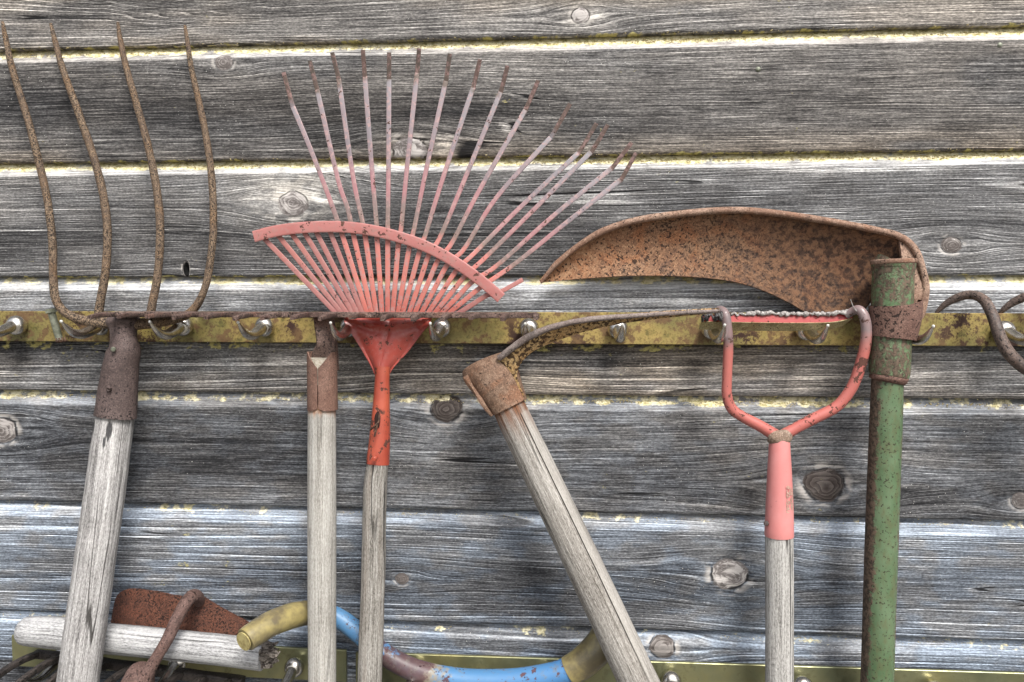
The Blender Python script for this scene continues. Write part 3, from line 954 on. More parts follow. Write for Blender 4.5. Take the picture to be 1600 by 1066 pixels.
up_rail = thing('hook_rail', 'upper yellowed metal hook rail screwed across the planks, holding the hanging tools', 'hook rail', P(800, 513, 0.008))
rail_bar('rail_bar', up_rail, -60, 1680, (486, 490), (533, 542), RAIL)
for hx in (34, 165, 292, 418, 550, 692, 827, 965, 1110, 1256, 1405, 1562):
    hook(up_rail, hx, 508 + (hx - 34) * 0.006)
low_rail = thing('hook_rail', 'short olive metal hook rail at lower left behind the bleached wooden stub', 'hook rail', P(280, 1030, 0.008))
rail_bar('rail_bar', low_rail, 19, 541, (993, 1017), (1041, 1066), RAIL2)
for hx, hy in ((106, 1020), (284, 1029), (464, 1037)):
    hook(low_rail, hx, hy, ball=0.66)
low_rail2 = thing('hook_rail', 'long greenish metal hook rail along the bottom edge below the blue handlebar', 'hook rail', P(1070, 1060, 0.008))
rail_bar('rail_bar', low_rail2, 556, 1680, (1020, 1053), (1070, 1110), RAIL2)
for hx, hy in ((650, 1042), (847, 1048), (1047, 1058), (1250, 1066), (1455, 1074)):
    hook(low_rail2, hx, hy, ball=0.66)

# zinc bolt standing in front of the rail
bt = thing('hex_bolt', 'small dull zinc hex bolt hanging on the upper rail beside the fork', 'bolt', P(95, 533, 0.02))
sweep('head', bt, [(79, 483, 0.026, 17), (80, 489, 0.026, 17)], BOLT, sub=2, prof=circle(6), smooth=False)
sweep('shank', bt, [(80.5, 489, 0.026, 11), (87, 510, 0.024, 11), (93, 531, 0.022, 11)], BOLT, sub=3)
for k in range(4):
    sweep('wire_turn', bt, [(88 + k * 4.4, 529 - k * .6, 0.028, 2.6), (89 + k * 4.4, 534 - k * .6, 0.029, 2.6), (92 + k * 4.4, 535 - k * .6, 0.026, 2.6)], WIRE, sub=3, prof=circle(6))

# ------------------------------------------------------------------ digging fork
fk = thing('garden_fork', 'rusty four-tined fork with grey wooden handle hanging at the far left', 'fork', P(122, 1250, 0.045))
tines = [
    [(4, 34, .012, 5), (10, 66, .014, 9), (20, 110, .016, 11), (41, 178, .020, 12), (60, 250, .024, 13), (75, 320, .028, 13), (82, 380, .031, 13.5), (83, 430, .033, 13.5),
     (86, 462, .034, 14), (97, 484, .034, 15), (118, 497, .034, 16), (145, 503, .034, 18), (185, 506, .034, 22)],
    [(79, 37, .012, 5), (86, 64, .014, 9), (97, 105, .016, 11), (124, 180, .020, 13), (149, 255, .024, 13.5), (164, 320, .028, 14), (168, 375, .031, 14), (164, 430, .033, 14), (157, 470, .034, 14.5), (152, 503, .034, 15)],
    [(184, 35, .012, 5), (188, 62, .014, 9), (197, 105, .016, 11), (220, 185, .020, 12.5), (240, 268, .024, 13.5), (249, 330, .028, 14), (250, 380, .031, 14), (246, 432, .033, 14), (239, 470, .034, 14.5), (233, 503, .034, 15)],
    [(289, 40, .012, 5), (293, 66, .014, 8), (300, 112, .016, 10), (318, 192, .020, 12), (330, 270, .024, 12.5), (333.5, 335, .028, 13), (331, 390, .031, 13), (323, 440, .033, 13), (309, 475, .034, 14), (288, 494, .034, 15),
     (255, 503, .034, 17), (205, 507, .034, 22)]]
tines = [[(x_, y_, d_, w_ * 0.88) for x_, y_, d_, w_ in tp] for tp in tines]
for k, tp in enumerate(tines):
    sweep('tine', fk, tp, FORK_TINE, sub=8, lump=0.06, seed=k, prof=circle(10))
sweep('socket', fk, [(193, 494, .034, 46), (193, 504, .035, 52), (193, 514, .036, 42), (193, 528, .037, 40), (194, 540, .038, 45), (194, 549, .039, 50), (190, 565, .040, 53), (185, 606, .041, 59),
                     (180, 651, .042, 64)], FORK_IRON, sub=6, lump=0.012, seed=5, ratio=0.85, prof=circle(28))
sweep('rivet', fk, [(177, 545, .052, 5), (177, 546, .056, 8), (177, 546.5, .0575, 6)], BOLT, sub=2, ref=(0, 0, 1))
sweep('rivet', fk, [(170, 607, .057, 8), (169.5, 607.5, .0605, 8), (169.3, 607.7, .061, 5)], FORK_IRON, sub=2, ref=(0, 0, 1))
sweep('handle', fk, [(180.5, 645, .041, 56), (178, 665, .041, 57.5), (163, 775, .055, 60), (145, 900, .070, 61), (124, 1050, .088, 62), (98, 1235, .100, 63)], W_FORK, sub=14, lump=0.012, seed=8, prof=circle(32), ratio=0.92)

# ------------------------------------------------------------------ level-head garden rake
rk = thing('garden_rake', 'rusty level-head rake seen from above its teeth, with straight beige handle', 'rake', P(503, 1250, 0.05))
BD = 0.046
bl, br_ = P(186, 491, BD), P(838, 493, BD)
sweep('head_bar', rk, [(bl[0], bl[1], bl[2], .0027), ((bl[0] * .5 + br_[0] * .5), bl[1], (bl[2] + br_[2]) / 2, .0027), (br_[0], br_[1], br_[2], .0027)], RAKE_IRON, sub=60, prof=rbox(), ratio=3.0,
      world_pts=True, lump=0.05, seed=3)
rr = random.Random(5)
for k in range(16):
    t = k / 15
    b = bl * (1 - t) + br_ * t
    dx = rr.uniform(-.0015, .0015)
    dz = rr.uniform(-.0015, .0010)
    pts = [(b[0], b[1] + 0.002, b[2] - .0002, .0027), (b[0] + dx * .3, b[1] - .016, b[2] - .0002, .0027), (b[0] + dx * .6, b[1] - .034, b[2] - .0006 + dz * .4, .0025),
           (b[0] + dx, b[1] - .048, b[2] - .0020 + dz * .8, .0020)]
    sweep('tooth', rk, pts, RAKE_IRON, sub=4, prof=rbox(.35), ref=(0, 0, 1), world_pts=True, lump=0.14, seed=20 + k, ratio=0.85)
loft('neck_strap', rk, [(490, 495, .046), (494, 520, .046), (495, 540, .046), (487, 557, .043), (483, 580, .038)],
     [(517, 495, .046), (521, 520, .046), (523, 540, .046), (525, 557, .043), (526, 580, .038)], 9, .004, RAKE_IRON, bulge=-0.003)
# rolled sleeve with a V-notched seam
N_A, N_R = 40, 10
c0, c1 = P(503, 553, .047), P(503, 640, .047)
r0, r1 = W(46, 503, 553, .047) / 2, W(47, 503, 640, .047) / 2
V, Fc, At = [], [], []
for sh in range(2):
    for j in range(N_R + 1):
        for i in range(N_A + 1):
            a = 0.035 + (2 * math.pi - 0.07) * i / N_A              # angle from the front seam
            da = min(a, 2 * math.pi - a)
            ztop = c0[2] - 0.0155 * max(0.0, 1 - da / 1.0) + 0.002
            zbot = c1[2] - 0.0 + 0.003 * math.exp(-(da / .25) ** 2)
            t = j / N_R
            rr_ = (r0 * (1 - t) + r1 * t) * (1.0 if sh == 0 else 0.90)
            z = ztop * (1 - t) + zbot * t
            V.append((c0[0] + math.sin(a) * rr_, c0[1] - math.cos(a) * rr_, z))
            At.append((a, t, 0))
o1 = (N_R + 1) * (N_A + 1)
for j in range(N_R):
    for i in range(N_A):
        a = j * (N_A + 1) + i
        q4 = (a, a + 1, a + N_A + 2, a + N_A + 1)
        Fc += [q4, tuple(o1 + k for k in q4[::-1])]
for i in range(N_A):
    a = i
    Fc.append((a, o1 + a, o1 + a + 1, a + 1))
    a = N_R * (N_A + 1) + i
    Fc.append((a, a + 1, o1 + a + 1, o1 + a))
for j in range(N_R):
    for e in (0, N_A):
        a, b = j * (N_A + 1) + e, (j + 1) * (N_A + 1) + e
        Fc.append((a, b, o1 + b, o1 + a))
part('sleeve', rk, V, Fc, SLEEVE_IRON, {'sw': At}, autos=40)
sweep('handle_end', rk, [(503, 561, .047, 38), (503, 563, .047, 40), (503, 600, .047, 41)], W_END, sub=4, prof=circle(24))
sweep('handle', rk, [(503, 634, .047, 41), (503, 640, .047, 42), (503, 660, .047, 43.5), (503, 800, .050, 44.5), (503, 930, .053, 44), (503.5, 1066, .056, 43), (504, 1240, .06, 42)], W_RAKE, sub=14,
      lump=0.004, seed=4, prof=circle(28))

# ------------------------------------------------------------------ leaf rake
lf = thing('leaf_rake', 'salmon red fan leaf rake with several tines broken off on the left', 'rake', P(570, 1250, 0.05))
Z3 = lambda x, y: (380 + x / 3.478, 320 + y / 3.478)
low = [((515, 600), (130, 200)), ((545, 600), (205, 185)), ((570, 598), (275, 172)), ((600, 597), (340, 163)), ((625, 597), (402, 157)), ((650, 597), (475, 153)), ((675, 596), (535, 153)),
       ((700, 596), (598, 158)), ((725, 596), (662, 165)), ((755, 596), (727, 173)), ((785, 596), (786, 183)), ((812, 596), (845, 200)), ((840, 596), (905, 222)), ((865, 596), (962, 243)),
       ((900, 596), (1012, 265)), ((930, 596), (1065, 290)), ((965, 596), (1115, 318)), ((1000, 597), (1165, 350)), ((1035, 597), (1210, 383)), ((1070, 598), (1250, 415)), ((1105, 600), (1290, 450)),
       ((1150, 602), (1330, 490))]
ups = {6: [(514, 308), (486, 235), (457, 165), (443, 113)], 7: [(543, 325), (528, 280), (495, 138), (484, 95)], 8: [(565, 340), (552, 278), (529, 122), (519, 82)],
       9: [(588, 345), (582, 275), (570, 118), (567, 78)], 10: [(606, 350), (607, 270), (608, 122), (608, 82)], 11: [(627, 355), (636, 262), (652, 112), (655, 76)],
       12: [(647, 358), (665, 270), (697, 125), (703, 84)], 13: [(666, 363), (690, 285), (740, 135), (750, 93)], 14: [(687, 372), (720, 295), (783, 142), (793, 103)],
       15: [(706, 380), (745, 305), (822, 170), (841, 126)], 16: [(726, 388), (775, 310), (862, 213), (891, 162)], 17: [(742, 395), (812, 325), (905, 238), (932, 193)],
       18: [(757, 404), (830, 332), (925, 236), (950, 195)], 19: [(778, 414), (858, 343), (957, 262), (987, 223)], 20: [(805, 412), (880, 352), (971, 280), (994, 239)],
       21: [(782, 456), (817, 437)]}
for k, (b, e) in enumerate(low):
    bx, by = Z3(*b)
    ex, ey = Z3(*e)
    # base squeezed into the hub; a little fold-over behind the crossbar
    pts = [(bx, by, .030, 7.6), (bx * .5 + ex * .5, by * .5 + ey * .5, .034, 7.6), (ex, ey, .037, 7.6)]
    u = ups.get(k)
    wgt = [6.9, 6.9, 6.8, 6.4]
    if u:
        dd = [.0375, .035, .026, .034] if k != 21 else [.038, .037]
        if k in (17,):
            dd = [.0375, .030, .022, .030]
        pts += [(x, y, dd[i], wgt[i]) for i, (x, y) in enumerate(u)]
        if len(u) == 4:                                   # keep the tip bend crisp
            x3, y3 = u[2]
            x2, y2 = u[1]
            pts.insert(5, (x2 + (x3 - x2) * .9, y2 + (y3 - y2) * .9, dd[2] + .0006, 7.5))
    else:
        dirx, diry = ex - bx, ey - by
        L = math.hypot(dirx, diry)
        pts += [(ex + dirx / L * 10, ey + diry / L * 10, .0375, 8.2)]
    sweep('tine', lf, pts, TINE_PAINT if (u and k != 21) else STUB_PAINT, sub=7, prof=rbox(.3), ratio=0.42)
arc = [(397, 370), (425, 362.5), (460, 357), (500, 354.5), (540, 355), (580, 360), (620, 369.5), (660, 383), (700, 403), (740, 430), (765, 450), (783, 466)]
sweep('crossbar', lf, [(x, y, .0405, 17.5) for x, y in arc], ARC_PAINT, sub=6, prof=rbox(.3), ratio=0.26, lump=0.01)
# pressed funnel-shaped hub
rows, cols = 26, 31
el = [(534, 492), (540, 505), (551, 522), (566, 546), (580, 570), (586.5, 585)]
er = [(676, 494), (671, 506), (658, 523), (638, 550), (618, 572), (609, 586)]
EL, ER = catmull([P(x, y, .029) for x, y in el], 5), catmull([P(x, y, .029) for x, y in er], 5)
G = np.zeros((rows, cols, 3))
for i in range(rows):
    t = i / (rows - 1)
    a = EL[min(int(t * (len(EL) - 1) + .5), len(EL) - 1)]
    b = ER[min(int(t * (len(ER) - 1) + .5), len(ER) - 1)]
    for j in range(cols):
        u = j / (cols - 1)
        p = a * (1 - u) + b * u
        bul = (0.004 + 0.008 * t) * (1 - (2 * u - 1) ** 2)
        yarc = t + 0.22 * (2 * u - 1) ** 2
        rim = 0.0030 * math.exp(-((yarc - 0.24) / .05) ** 2) - 0.0018 * math.exp(-((yarc - 0.36) / .06) ** 2)
        edge = 0.0035 * (math.exp(-(u / .05) ** 2) + math.exp(-((1 - u) / .05) ** 2)) * (t > .15)
        seam = -0.0022 * math.exp(-((u - .5 - .035 * math.sin(t * 5)) / .022) ** 2) * min(1, max(0, 1.25 - t))
        p = p.copy()
        p[1] -= bul + rim + edge + seam
        G[i, j] = p
hubm = HUB_PAINT
plate('hub', lf, G, .0016, hubm)
sweep('ferrule', lf, [(597.5, 574, .036, 24), (597.5, 584, .037, 23), (597, 600, .038, 23.5), (595.5, 640, .040, 27.5), (593, 690, .043, 33), (590.3, 725, .045, 36.5)], FERR_PAINT, sub=5, prof=circle(26), lump=0.01, seed=2)
SLOT = mat_simple('dark_slot', (52, 26, 20), (30, 18, 16), 200, 0.9)
sweep('slot', lf, [(590.5, 643, .0505, 3), (590, 650, .0508, 9), (589.5, 658, .0512, 9), (589, 668, .0516, 7)], SLOT, sub=3, ratio=.3)
sweep('wire_clip', lf, [(578.5, 672, .055, 3), (583, 668, .060, 3), (588, 663, .0605, 3), (592, 658, .059, 3), (592.5, 646, .058, 3)], WIRE, sub=4, prof=circle(8))
sweep('wire_clip', lf, [(590, 663, .0605, 3), (587.5, 672, .061, 3), (585, 682, .0615, 3)], WIRE, sub=3, prof=circle(8))
sweep('rivet', lf, [(585, 717, .060, 9), (584.8, 717.3, .0625, 8), (584.7, 717.5, .063, 4)], FERR_PAINT, sub=2, ref=(0, 0, 1))
sweep('handle', lf, [(591, 715, .045, 33), (590, 728, .0455, 34), (587, 752, .046, 36), (585, 800, .048, 37), (583, 900, .051, 37.5), (580, 1000, .054, 38), (577.5, 1066, .056, 38), (571, 1240, .06, 38)], W_LEAF, sub=12,
      lump=0.022, seed=9, prof=circle(24))

# ------------------------------------------------------------------ grub hoe
hoe = thing('grub_hoe', 'rusty eye hoe with thin curved blade pointing right and slanting grey handle', 'hoe', P(1010, 1250, 0.07))
sweep('eye_collar', hoe, [(761, 566, .046, 80), (763, 571, .047, 86), (768, 581, .048, 84), (776, 597, .049, 79), (786, 618, .050, 70), (795.5, 637, .051, 62)], HOE_IRON, sub=6, ratio=np.linspace(0.66, 0.95, 31), prof=circle(30), lump=0.022, seed=6)
sweep('collar_edge', hoe, [(727, 588, .060, 9), (741, 611, .062, 8), (754, 632, .064, 7), (768, 650, .062, 5)], HOE_IRON, sub=6, lump=0.3, seed=12, prof=circle(8))
front = [(776, 566, .064), (800, 546, .070), (828, 527, .074), (866, 512, .076), (920, 501, .076), (1000, 494, .074), (1060, 490, .072), (1124, 487, .070)]
back = [(820, 622, .058), (808, 585, .062), (822, 558, .064), (852, 540, .066), (905, 521, .067), (960, 508, .067), (1030, 498, .067), (1122, 489, .066)]
loft('blade', hoe, front, back, 10, .0035, HOE_FACE, n=60, wob=0.0006)
sweep('blade_edge', hoe, [(780, 560, .066, 10), (800, 544, .071, 11), (828, 525.5, .075, 11), (866, 510.5, .077, 10), (920, 499.5, .077, 9), (1000, 493, .075, 7.5), (1060, 489, .073, 6.5), (1124, 486, .071, 6)], HOE_EDGE, sub=8,
      prof=circle(10), lump=0.07, seed=9)
sweep('handle', hoe, [(786, 617, .050, 51), (797, 640, .051, 52), (808, 664, .052, 53), (860, 773, .058, 56), (926, 912, .066, 59), (998, 1066, .074, 62), (1085, 1250, .082, 64)], W_HOE, sub=14, lump=0.008, seed=3, prof=circle(32))
# long split in the handle
CRK = mat_simple('dark_split', (40, 32, 26), (26, 22, 18), 200, 0.95)

# ------------------------------------------------------------------ stirrup hoe
st = thing('stirrup_hoe', 'coral red stirrup hoe with pink socket hanging right of the slanting hoe', 'hoe', P(1218, 1250, 0.05))
sweep('stirrup_arm', st, [(1118, 488, .040, 12), (1126, 485, .044, 14), (1133, 492, .050, 15), (1136.5, 512, .052, 15), (1138, 540, .052, 15.5), (1136, 590, .050, 15.5), (1136, 618, .049, 16), (1143, 638, .048, 16.5),
                           (1160, 651, .047, 17), (1190, 667, .046, 18), (1214, 682, .045, 20)], STIR_PAINT, sub=7, prof=circle(14), lump=0.012, seed=1)
sweep('stirrup_arm', st, [(1322, 493, .040, 12), (1334, 486, .044, 14), (1343, 485, .049, 15), (1351, 497, .052, 16), (1354, 520, .052, 17), (1350, 550, .051, 17.5), (1338, 590, .049, 17.5), (1325, 615, .048, 17.5),
                           (1305, 637, .047, 17.5), (1270, 655, .046, 18), (1240, 671, .045, 18), (1219, 683, .045, 20)], STIR_PAINT2, sub=7, prof=circle(14), lump=0.012, seed=2)
loft('blade_face', st, [(1098, 492, .040), (1160, 491, .0405), (1240, 492, .0405), (1300, 491, .040), (1332, 488, .040)],
     [(1098, 503, .0415), (1160, 504, .0425), (1240, 505, .0425), (1300, 504, .042), (1332, 499, .041)], 4, .0025, BLADE_RED, n=40, wob=.0003)
loft('cutting_edge', st, [(1096, 503, .0420), (1160, 504, .0428), (1240, 505, .0428), (1300, 504, .0424), (1332, 498, .0415)],
     [(1092, 515, .036), (1160, 517, .036), (1240, 517, .036), (1290, 516, .036), (1316, 510, .037)], 5, .0018, BLADE_TAN, n=40, wob=.0003)
# crust of frayed fibre along the blade's upper edge
r2 = np.random.default_rng(3)
cp = []
for x in np.linspace(1142, 1334, 60):
    cp.append((x, 490.5 - (x > 1300) * (x - 1300) * .12 + r2.normal(0, .9), .0415 + r2.normal(0, .0006), max(3.0, 6.0 + r2.normal(0, 1.6) + (x > 1290) * 2 - (x < 1170) * 2)))
sweep('fibre_crust', st, cp, CRUST, sub=2, prof=circle(7), lump=0.25, seed=5, autos=180)
for k in range(26):                                        # frayed twine wound round the left corner
    pass
tw = []
for k in range(90):
    a = k * 0.9
    tw.append((1113 + 15 * math.sin(k * .13) + r2.normal(0, 1.5), 493 + 6.5 * math.sin(a) + r2.normal(0, 1.0), .047 + .008 * math.cos(a) + r2.normal(0, .001), 3.4 + r2.normal(0, .5)))
sweep('twine_wrap', st, tw, TWINE, sub=3, prof=circle(6), lump=0.1, ref=(0.3, -1, 0.2))
sweep('loose_fibre', st, [(1338, 486, .055, 2.4), (1333, 479, .058, 1.6), (1329, 468, .060, 1.0)], CRUST, sub=4, prof=circle(6))
sweep('weld', st, [(1203, 681, .046, 20), (1210, 684, .048, 25), (1218, 686, .048, 27), (1226, 683, .048, 25), (1233, 679, .046, 18)], WELD, sub=4, lump=0.12, seed=8, prof=circle(16), ratio=.8)
sweep('socket', st, [(1218, 684, .045, 31), (1218, 700, .046, 32.5), (1218, 740, .047, 37), (1218, 790, .048, 41.5), (1217.5, 826, .049, 44), (1217.5, 837, .049, 44)], SOCK_PAINT, sub=6, prof=circle(36))
sweep('rivet', st, [(1197.5, 818, .053, 8), (1197, 818, .0565, 8), (1196.8, 818, .0572, 4)], FORK_IRON, sub=2, ref=(0, 0, 1))
sweep('handle', st, [(1217.5, 826, .049, 40), (1217.5, 840, .049, 42), (1218, 900, .050, 42.5), (1218, 980, .052, 42.5), (1218, 1066, .054, 43), (1218, 1240, .058, 43)], W_STIR, sub=14, lump=0.010, seed=6, prof=circle(28))

# ------------------------------------------------------------------ brush scythe
sy = thing('brush_scythe', 'broad rusty scythe blade on a worn green steel tube, right of the stirrup hoe', 'scythe', P(1368, 1250, 0.05))
upc = [(845, 441, .020), (868, 413, .022), (900, 386, .024), (935, 364, .025), (980, 347, .026), (1040, 336, .027), (1130, 328, .028), (1200, 331, .028), (1290, 344, .029), (1370, 359, .030), (1408, 370, .032),
       (1430, 390, .036), (1441, 420, .040)]
lwc = [(845, 442, .019), (880, 438, .019), (930, 434, .019), (985, 431, .019), (1040, 431, .019), (1100, 434, .019), (1150, 441, .019), (1195, 455, .019), (1235, 474, .019), (1266, 490, .020), (1310, 492, .020),
       (1345, 486, .021), (1368, 440, .024)]
A = catmull([P(*c) for c in upc], 8)
Bc = catmull([P(*c) for c in lwc], 8)
t = np.linspace(0, 1, 26)
G = A[:, None, :] * (1 - t)[None, :, None] + Bc[:, None, :] * t[None, :, None]
wd = np.linalg.norm(A - Bc, axis=1)[:, None]
G[..., 1] += 0.10 * wd * (np.sin(np.pi * t) ** 1)[None, :]           # dished face
G[..., 1] -= 0.004 * np.exp(-(t / .06) ** 2)[None, :] * np.minimum(1, wd / .03)
G[..., 1] = np.minimum(G[..., 1], -0.0035)
plate('blade', sy, G, .0022, SCYTHE, autos=60)
sweep('spine', sy, [(x, y + 1, d + .003, 4 if i == 0 else (9 if i < 3 else 11)) for i, (x, y, d) in enumerate(upc)] + [(1446, 452, .044, 12), (1440, 485, .046, 13), (1433, 500, .047, 12)], SCYTHE_RIM, sub=7,
      prof=circle(12), lump=0.03, seed=4, ratio=1.1)
loft('tang', sy, [(1405, 372, .034), (1410, 410, .040), (1412, 450, .044), (1412, 500, .046)], [(1430, 392, .038), (1442, 425, .042), (1444, 455, .046), (1434, 505, .048)], 6, .004, SCYTHE_RIM, n=20)
PT = .050
sweep('upper_tube', sy, [(1396, 409, PT, 62), (1396, 412, PT, 64.5), (1396, 418, PT, 63), (1395.5, 424, PT, 61), (1394, 470, PT, 60.5), (1392, 530, PT, 60), (1389.5, 578, PT, 60), (1388.5, 588, PT, 56), (1387, 597, PT, 47)],
      GREEN_TOP, sub=5, prof=circle(36), lump=0.008, seed=3)
sweep('cap_rim', sy, [(1396, 405.5, PT, 65), (1396, 407, PT, 67), (1396, 411, PT, 67), (1396, 413, PT, 64)], SCYTHE_RIM, sub=3, prof=circle(36), lump=0.006)
sweep('collar', sy, [(1399, 477, PT + .001, 77), (1399, 480, PT + .001, 78), (1398, 500, PT + .001, 75), (1395.5, 524, PT + .001, 70), (1395, 528, PT + .001, 69)], COLLAR, sub=5, prof=circle(40), lump=0.012, seed=7, ratio=0.94)
sweep('weld_ring', sy, [(1388.6, 586, PT, 56), (1388, 590, PT, 58), (1387.6, 594, PT, 55), (1387, 597, PT, 48)], COLLAR, sub=3, prof=circle(36), lump=0.05, seed=9)
sweep('shaft', sy, [(1386.5, 592, PT, 46.5), (1385, 640, PT, 47.5), (1382, 720, PT, 48), (1378, 830, PT + .001, 48.5), (1374, 950, PT + .002, 48), (1370.5, 1066, PT + .003, 48), (1364, 1240, PT + .005, 48)], GREEN, sub=10, prof=circle(32))

# ------------------------------------------------------------------ curled cultivator at the right edge
cu = thing('curled_cultivator', 'dark curled iron tines of a cultivator at the right edge', 'cultivator', P(1690, 620, 0.05))
sweep('curled_tine', cu, [(1459, 494, .005, 4), (1474, 478, .009, 9), (1494, 466, .014, 13), (1518, 461, .022, 14.5), (1538, 470, .034, 15.5), (1551, 494, .046, 17), (1561, 522, .054, 18), (1575, 550, .058, 19),
                          (1600, 574, .060, 20), (1640, 592, .060, 22), (1690, 600, .060, 24)], CURL_IRON, sub=7, lump=0.02, seed=1)
sweep('curled_tine', cu, [(1558, 494, .005, 4), (1570, 482, .009, 9), (1588, 470, .014, 13), (1612, 463, .022, 14.5), (1636, 474, .034, 15.5), (1648, 500, .046, 17), (1660, 540, .054, 18), (1690, 600, .060, 24)], CURL_IRON, sub=7,
      lump=0.02, seed=2)
sweep('socket', cu, [(1686, 590, .060, 26), (1690, 620, .060, 34), (1692, 700, .060, 38)], CURL_IRON, sub=4)

# ------------------------------------------------------------------ lower left pile
sb = thing('wooden_stub', 'bleached broken-off wooden handle stub lying across the lower hooks', 'wooden stick', P(230, 1005, 0.045))
sweep('shaft', sb, [(44, 986, .047, 44), (94, 989.5, .047, 49), (154, 996, .047, 46), (281, 1009, .047, 46), (350, 1016, .047, 46.5), (412, 1024, .047, 47)], W_SHORT, sub=10, prof=circle(28), lump=0.012, seed=2, rounded_end=(0,))
bp = []
for k in range(16):
    a = k * 2.4
    rr_ = 4 + 15 * math.sqrt((k + .5) / 16)
    yy = 1024 + rr_ * math.sin(a)
    dd = .047 + rr_ * math.cos(a) * .0006
    L = 8 + r2.uniform(0, 16)
    sweep('splinter', sb, [(406, yy - 1, dd, 11), (414, yy, dd, 10), (414 + L * .6, yy + r2.normal(0, 2), dd, 7.5), (414 + L, yy + r2.normal(0, 3), dd, 2)], W_BROKEN, sub=3, prof=circle(6), lump=0.2, seed=k, smooth=False)
hh = thing('hand_hoe', 'small red-brown hoe head with bent neck in front of the bleached stub', 'hoe', P(205, 1180, 0.085))
top = [(175, 960, .020), (180, 938, .020), (186, 927, .020), (200, 920.5, .020), (216, 921, .020), (244, 925, .020), (285, 932, .020), (303, 926, .020), (322, 936, .020), (345, 950, .020), (388, 973, .020)]
bot = [(171, 985, .026), (178, 990, .027), (186, 993, .027), (200, 996, .028), (216, 998, .028), (244, 1002, .028), (285, 1006, .028), (320, 1006, .028), (345, 1002, .027), (372, 992, .024)]
loft('blade', hh, top, bot, 9, .003, SMALL_HOE, n=50, wob=.0012)
sweep('neck', hh, [(312, 942, .022, 15), (309, 935, .027, 20), (302, 932, .036, 22), (292, 940, .049, 20), (277, 966, .064, 19), (262, 998, .076, 18.5), (247, 1024, .083, 18), (236, 1042, .086, 20), (228, 1054, .087, 26)],
      NECK_IRON, sub=7, lump=0.015, seed=3, prof=circle(16))
sweep('socket', hh, [(226, 1046, .086, 34), (222, 1052, .086, 42), (217, 1062, .086, 47), (208, 1085, .087, 52), (195, 1150, .088, 56)], NECK_IRON, sub=5, lump=0.06, seed=4, prof=circle(22))
ir = thing('iron_rake_head', 'blackened iron rake head with curved tines below the bleached stub', 'rake', P(215, 1040, 0.04))
e0, e1 = P(56, 1021, .032), P(380, 1066, .032)
sweep('head_bar', ir, [tuple(e0) + (.0036,), tuple(e0 * .5 + e1 * .5) + (.0042,), tuple(e1) + (.0046,)], BLACK_IRON, sub=16, world_pts=True, prof=rbox(.3), ratio=1.2, lump=0.08, seed=3)
for k in range(9):
    t_ = (k + .15) / 8.6
    b = e0 * (1 - t_) + e1 * t_
    q = r2.normal(0, .0012, 2)
    sweep('tine', ir, [(b[0], b[1], b[2], .0033), (b[0] - .003, b[1] - .022, b[2] + .003, .0031), (b[0] - .006, b[1] - .048, b[2] + .0015, .0029), (b[0] - .009 + q[0], b[1] - .076, b[2] - .006, .0024),
                       (b[0] - .015 + q[0], b[1] - .098, b[2] - .022 + q[1], .0018)], BLACK_IRON, sub=5, ref=(0, 0, 1), world_pts=True, prof=rbox(.4), lump=0.06, seed=40 + k)

# ------------------------------------------------------------------ handlebar
hb = thing('handlebar', 'blue bent handlebar tube with yellowed plastic sleeves behind the handles', 'handlebar', P(700, 1063, 0.03))
sweep('tube', hb, [(470, 958, .026, 30), (505, 957, .022, 30), (535, 970, .021, 30), (565, 993, .023, 30), (600, 1022, .028, 32), (650, 1048, .032, 34), (720, 1063, .034, 36), (800, 1064, .035, 37), (860, 1056, .035, 39),
                   (893, 1046, .034, 41)], BLUE, sub=8, prof=circle(22))
sweep('sleeve', hb, [(384, 1000, .092, 38), (398, 990, .084, 39), (425, 974, .068, 39.5), (455, 962.5, .048, 39), (483, 957, .030, 37), (500, 957, .023, 36)], GRIP, sub=7, prof=circle(24), lump=0.01)
EAR = mat_simple('sleeve_end_plug', (190, 176, 110), (150, 132, 76), 150, 0.5)
sweep('end_plug', hb, [(381.5, 1002, .0935, 30), (380, 1003, .0945, 30)], EAR, sub=2, prof=circle(20), ref=(0, 0, 1))
sweep('sleeve', hb, [(889, 1048, .034, 45), (908, 1037, .034, 48), (930, 1018, .033, 50), (946, 996, .031, 49), (956, 972, .029, 46)], GRIP, sub=7, prof=circle(24), lump=0.012)

# worn stamped lettering on the pink socket: two short lines of characters running down the tube
SCUFF = mat_simple('bare_metal_scuff', (206, 176, 156), (164, 128, 110), 600, 0.7)
rl = random.Random(11)
r_s = W(41, 1218, 775, .048) / 2
axis = P(1218, 775, .048)
V, Fc = [], []


def stroke(u0, w0, u1, w1, wd=0.00042):
    """u round the tube (m, from its front), w along it (m, downwards from axis)"""
    du, dw = u1 - u0, w1 - w0
    L_ = math.hypot(du, dw) or 1
    nx, ny = -dw / L_ * wd, du / L_ * wd
    k0 = len(V)
    for (u, w) in ((u0 + nx, w0 + ny), (u1 + nx, w1 + ny), (u1 - nx, w1 - ny), (u0 - nx, w0 - ny)):
        rr__ = r_s * (1 + (w * 1.35)) + 0.00035
        V.append((axis[0] + rr__ * math.sin(u / r_s), axis[1] - rr__ * math.cos(u / r_s), axis[2] - w))
    Fc.append((k0, k0 + 1, k0 + 2, k0 + 3))


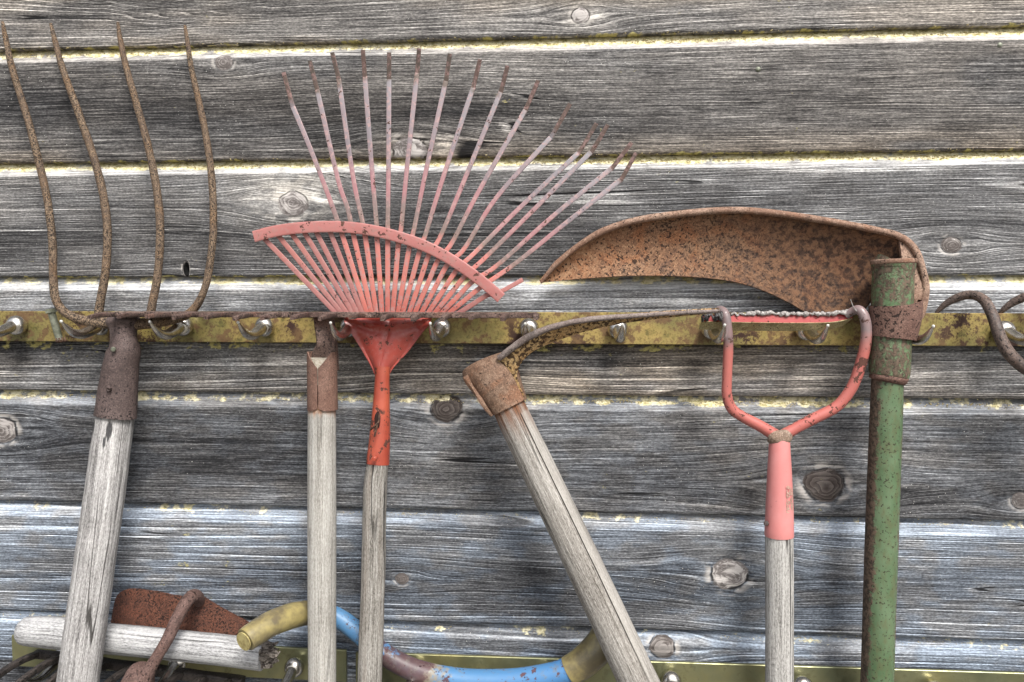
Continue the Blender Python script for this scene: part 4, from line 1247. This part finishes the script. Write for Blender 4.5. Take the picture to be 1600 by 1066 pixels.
SEG = [(0, 0, 1, 0), (0, 0, 0, .5), (1, 0, 1, .5), (0, .5, 1, .5), (0, .5, 0, 1), (1, .5, 1, 1), (0, 1, 1, 1)]
for col_u, chars, w_start in ((0.0035, 7, -0.012), (0.0078, 6, -0.010)):
    for c_ in range(chars):
        for (a0, b0, a1, b1) in SEG:
            if rl.random() < 0.62:
                hgt, wid = 0.0030, 0.0026
                stroke(col_u + hgt * (1 - b0) + rl.uniform(-.0002, .0002), w_start + c_ * 0.0036 + a0 * wid, col_u + hgt * (1 - b1), w_start + c_ * 0.0036 + a1 * wid)
part('stamped_lettering', st, V, Fc, SCUFF, smooth=False, recalc=False)

# lichen crumbs lodged in the joints (too many and too small to count)
CRUMB = mat_simple('cream_yellow_lichen', (252, 236, 176), (206, 180, 108), 900, 0.95, bump=0.002)
r3 = np.random.default_rng(21)
ico_v = np.array([(0, 0, 1), (.9, 0, .3), (.28, .85, .3), (-.72, .53, .3), (-.72, -.53, .3), (.28, -.85, .3), (0, 0, -.6)])
ico_f = [(0, 1, 2), (0, 2, 3), (0, 3, 4), (0, 4, 5), (0, 5, 1), (6, 2, 1), (6, 3, 2), (6, 4, 3), (6, 5, 4), (6, 1, 5)]
V, Fc = [], []
for gi, dens in enumerate((1500, 1500, 520, 1000, 800, 420)):
    zg = GAPS[gi]
    cen = r3.uniform(-0.66, 0.5, 26)
    for k in range(dens):
        x = r3.uniform(-0.66, 0.5) if r3.random() < .45 else cen[r3.integers(26)] + r3.normal(0, .022)
        s_ = abs(r3.normal(0, 1))
        dz = -0.0004 - 0.0024 * s_                           # down the chamfer from the joint
        y = 0.0062 + dz * 0.42
        if r3.random() < (0.16 if gi < 2 else 0.05):          # a few under the lip of the upper board
            dz, y = 0.0036 + r3.uniform(0, .0012), 0.0005 + r3.uniform(0, .0018)
        sc_ = r3.uniform(.0003, .0010) * (1.25 if gi in (0, 1, 3) else .8) * (1 - .2 * min(s_, 2.5))
        a_ = r3.uniform(0, 6.28)
        ca, sa = math.cos(a_), math.sin(a_)
        vv = ico_v * (1 + r3.normal(0, .22, (7, 3))) * np.array([1.5, .8, .8]) * sc_
        vv = np.stack([vv[:, 0] * ca - vv[:, 2] * sa * .6, vv[:, 1], vv[:, 0] * sa * .6 + vv[:, 2] * ca], 1) + np.array([x, y - sc_ * .4, zg + dz])
        k0 = len(V)
        V.extend(vv.tolist())
        Fc.extend([(a + k0, b + k0, c + k0) for a, b, c in ico_f])
part('lichen_crumbs', wall, V, Fc, CRUMB, smooth=False, recalc=False, kind='stuff')
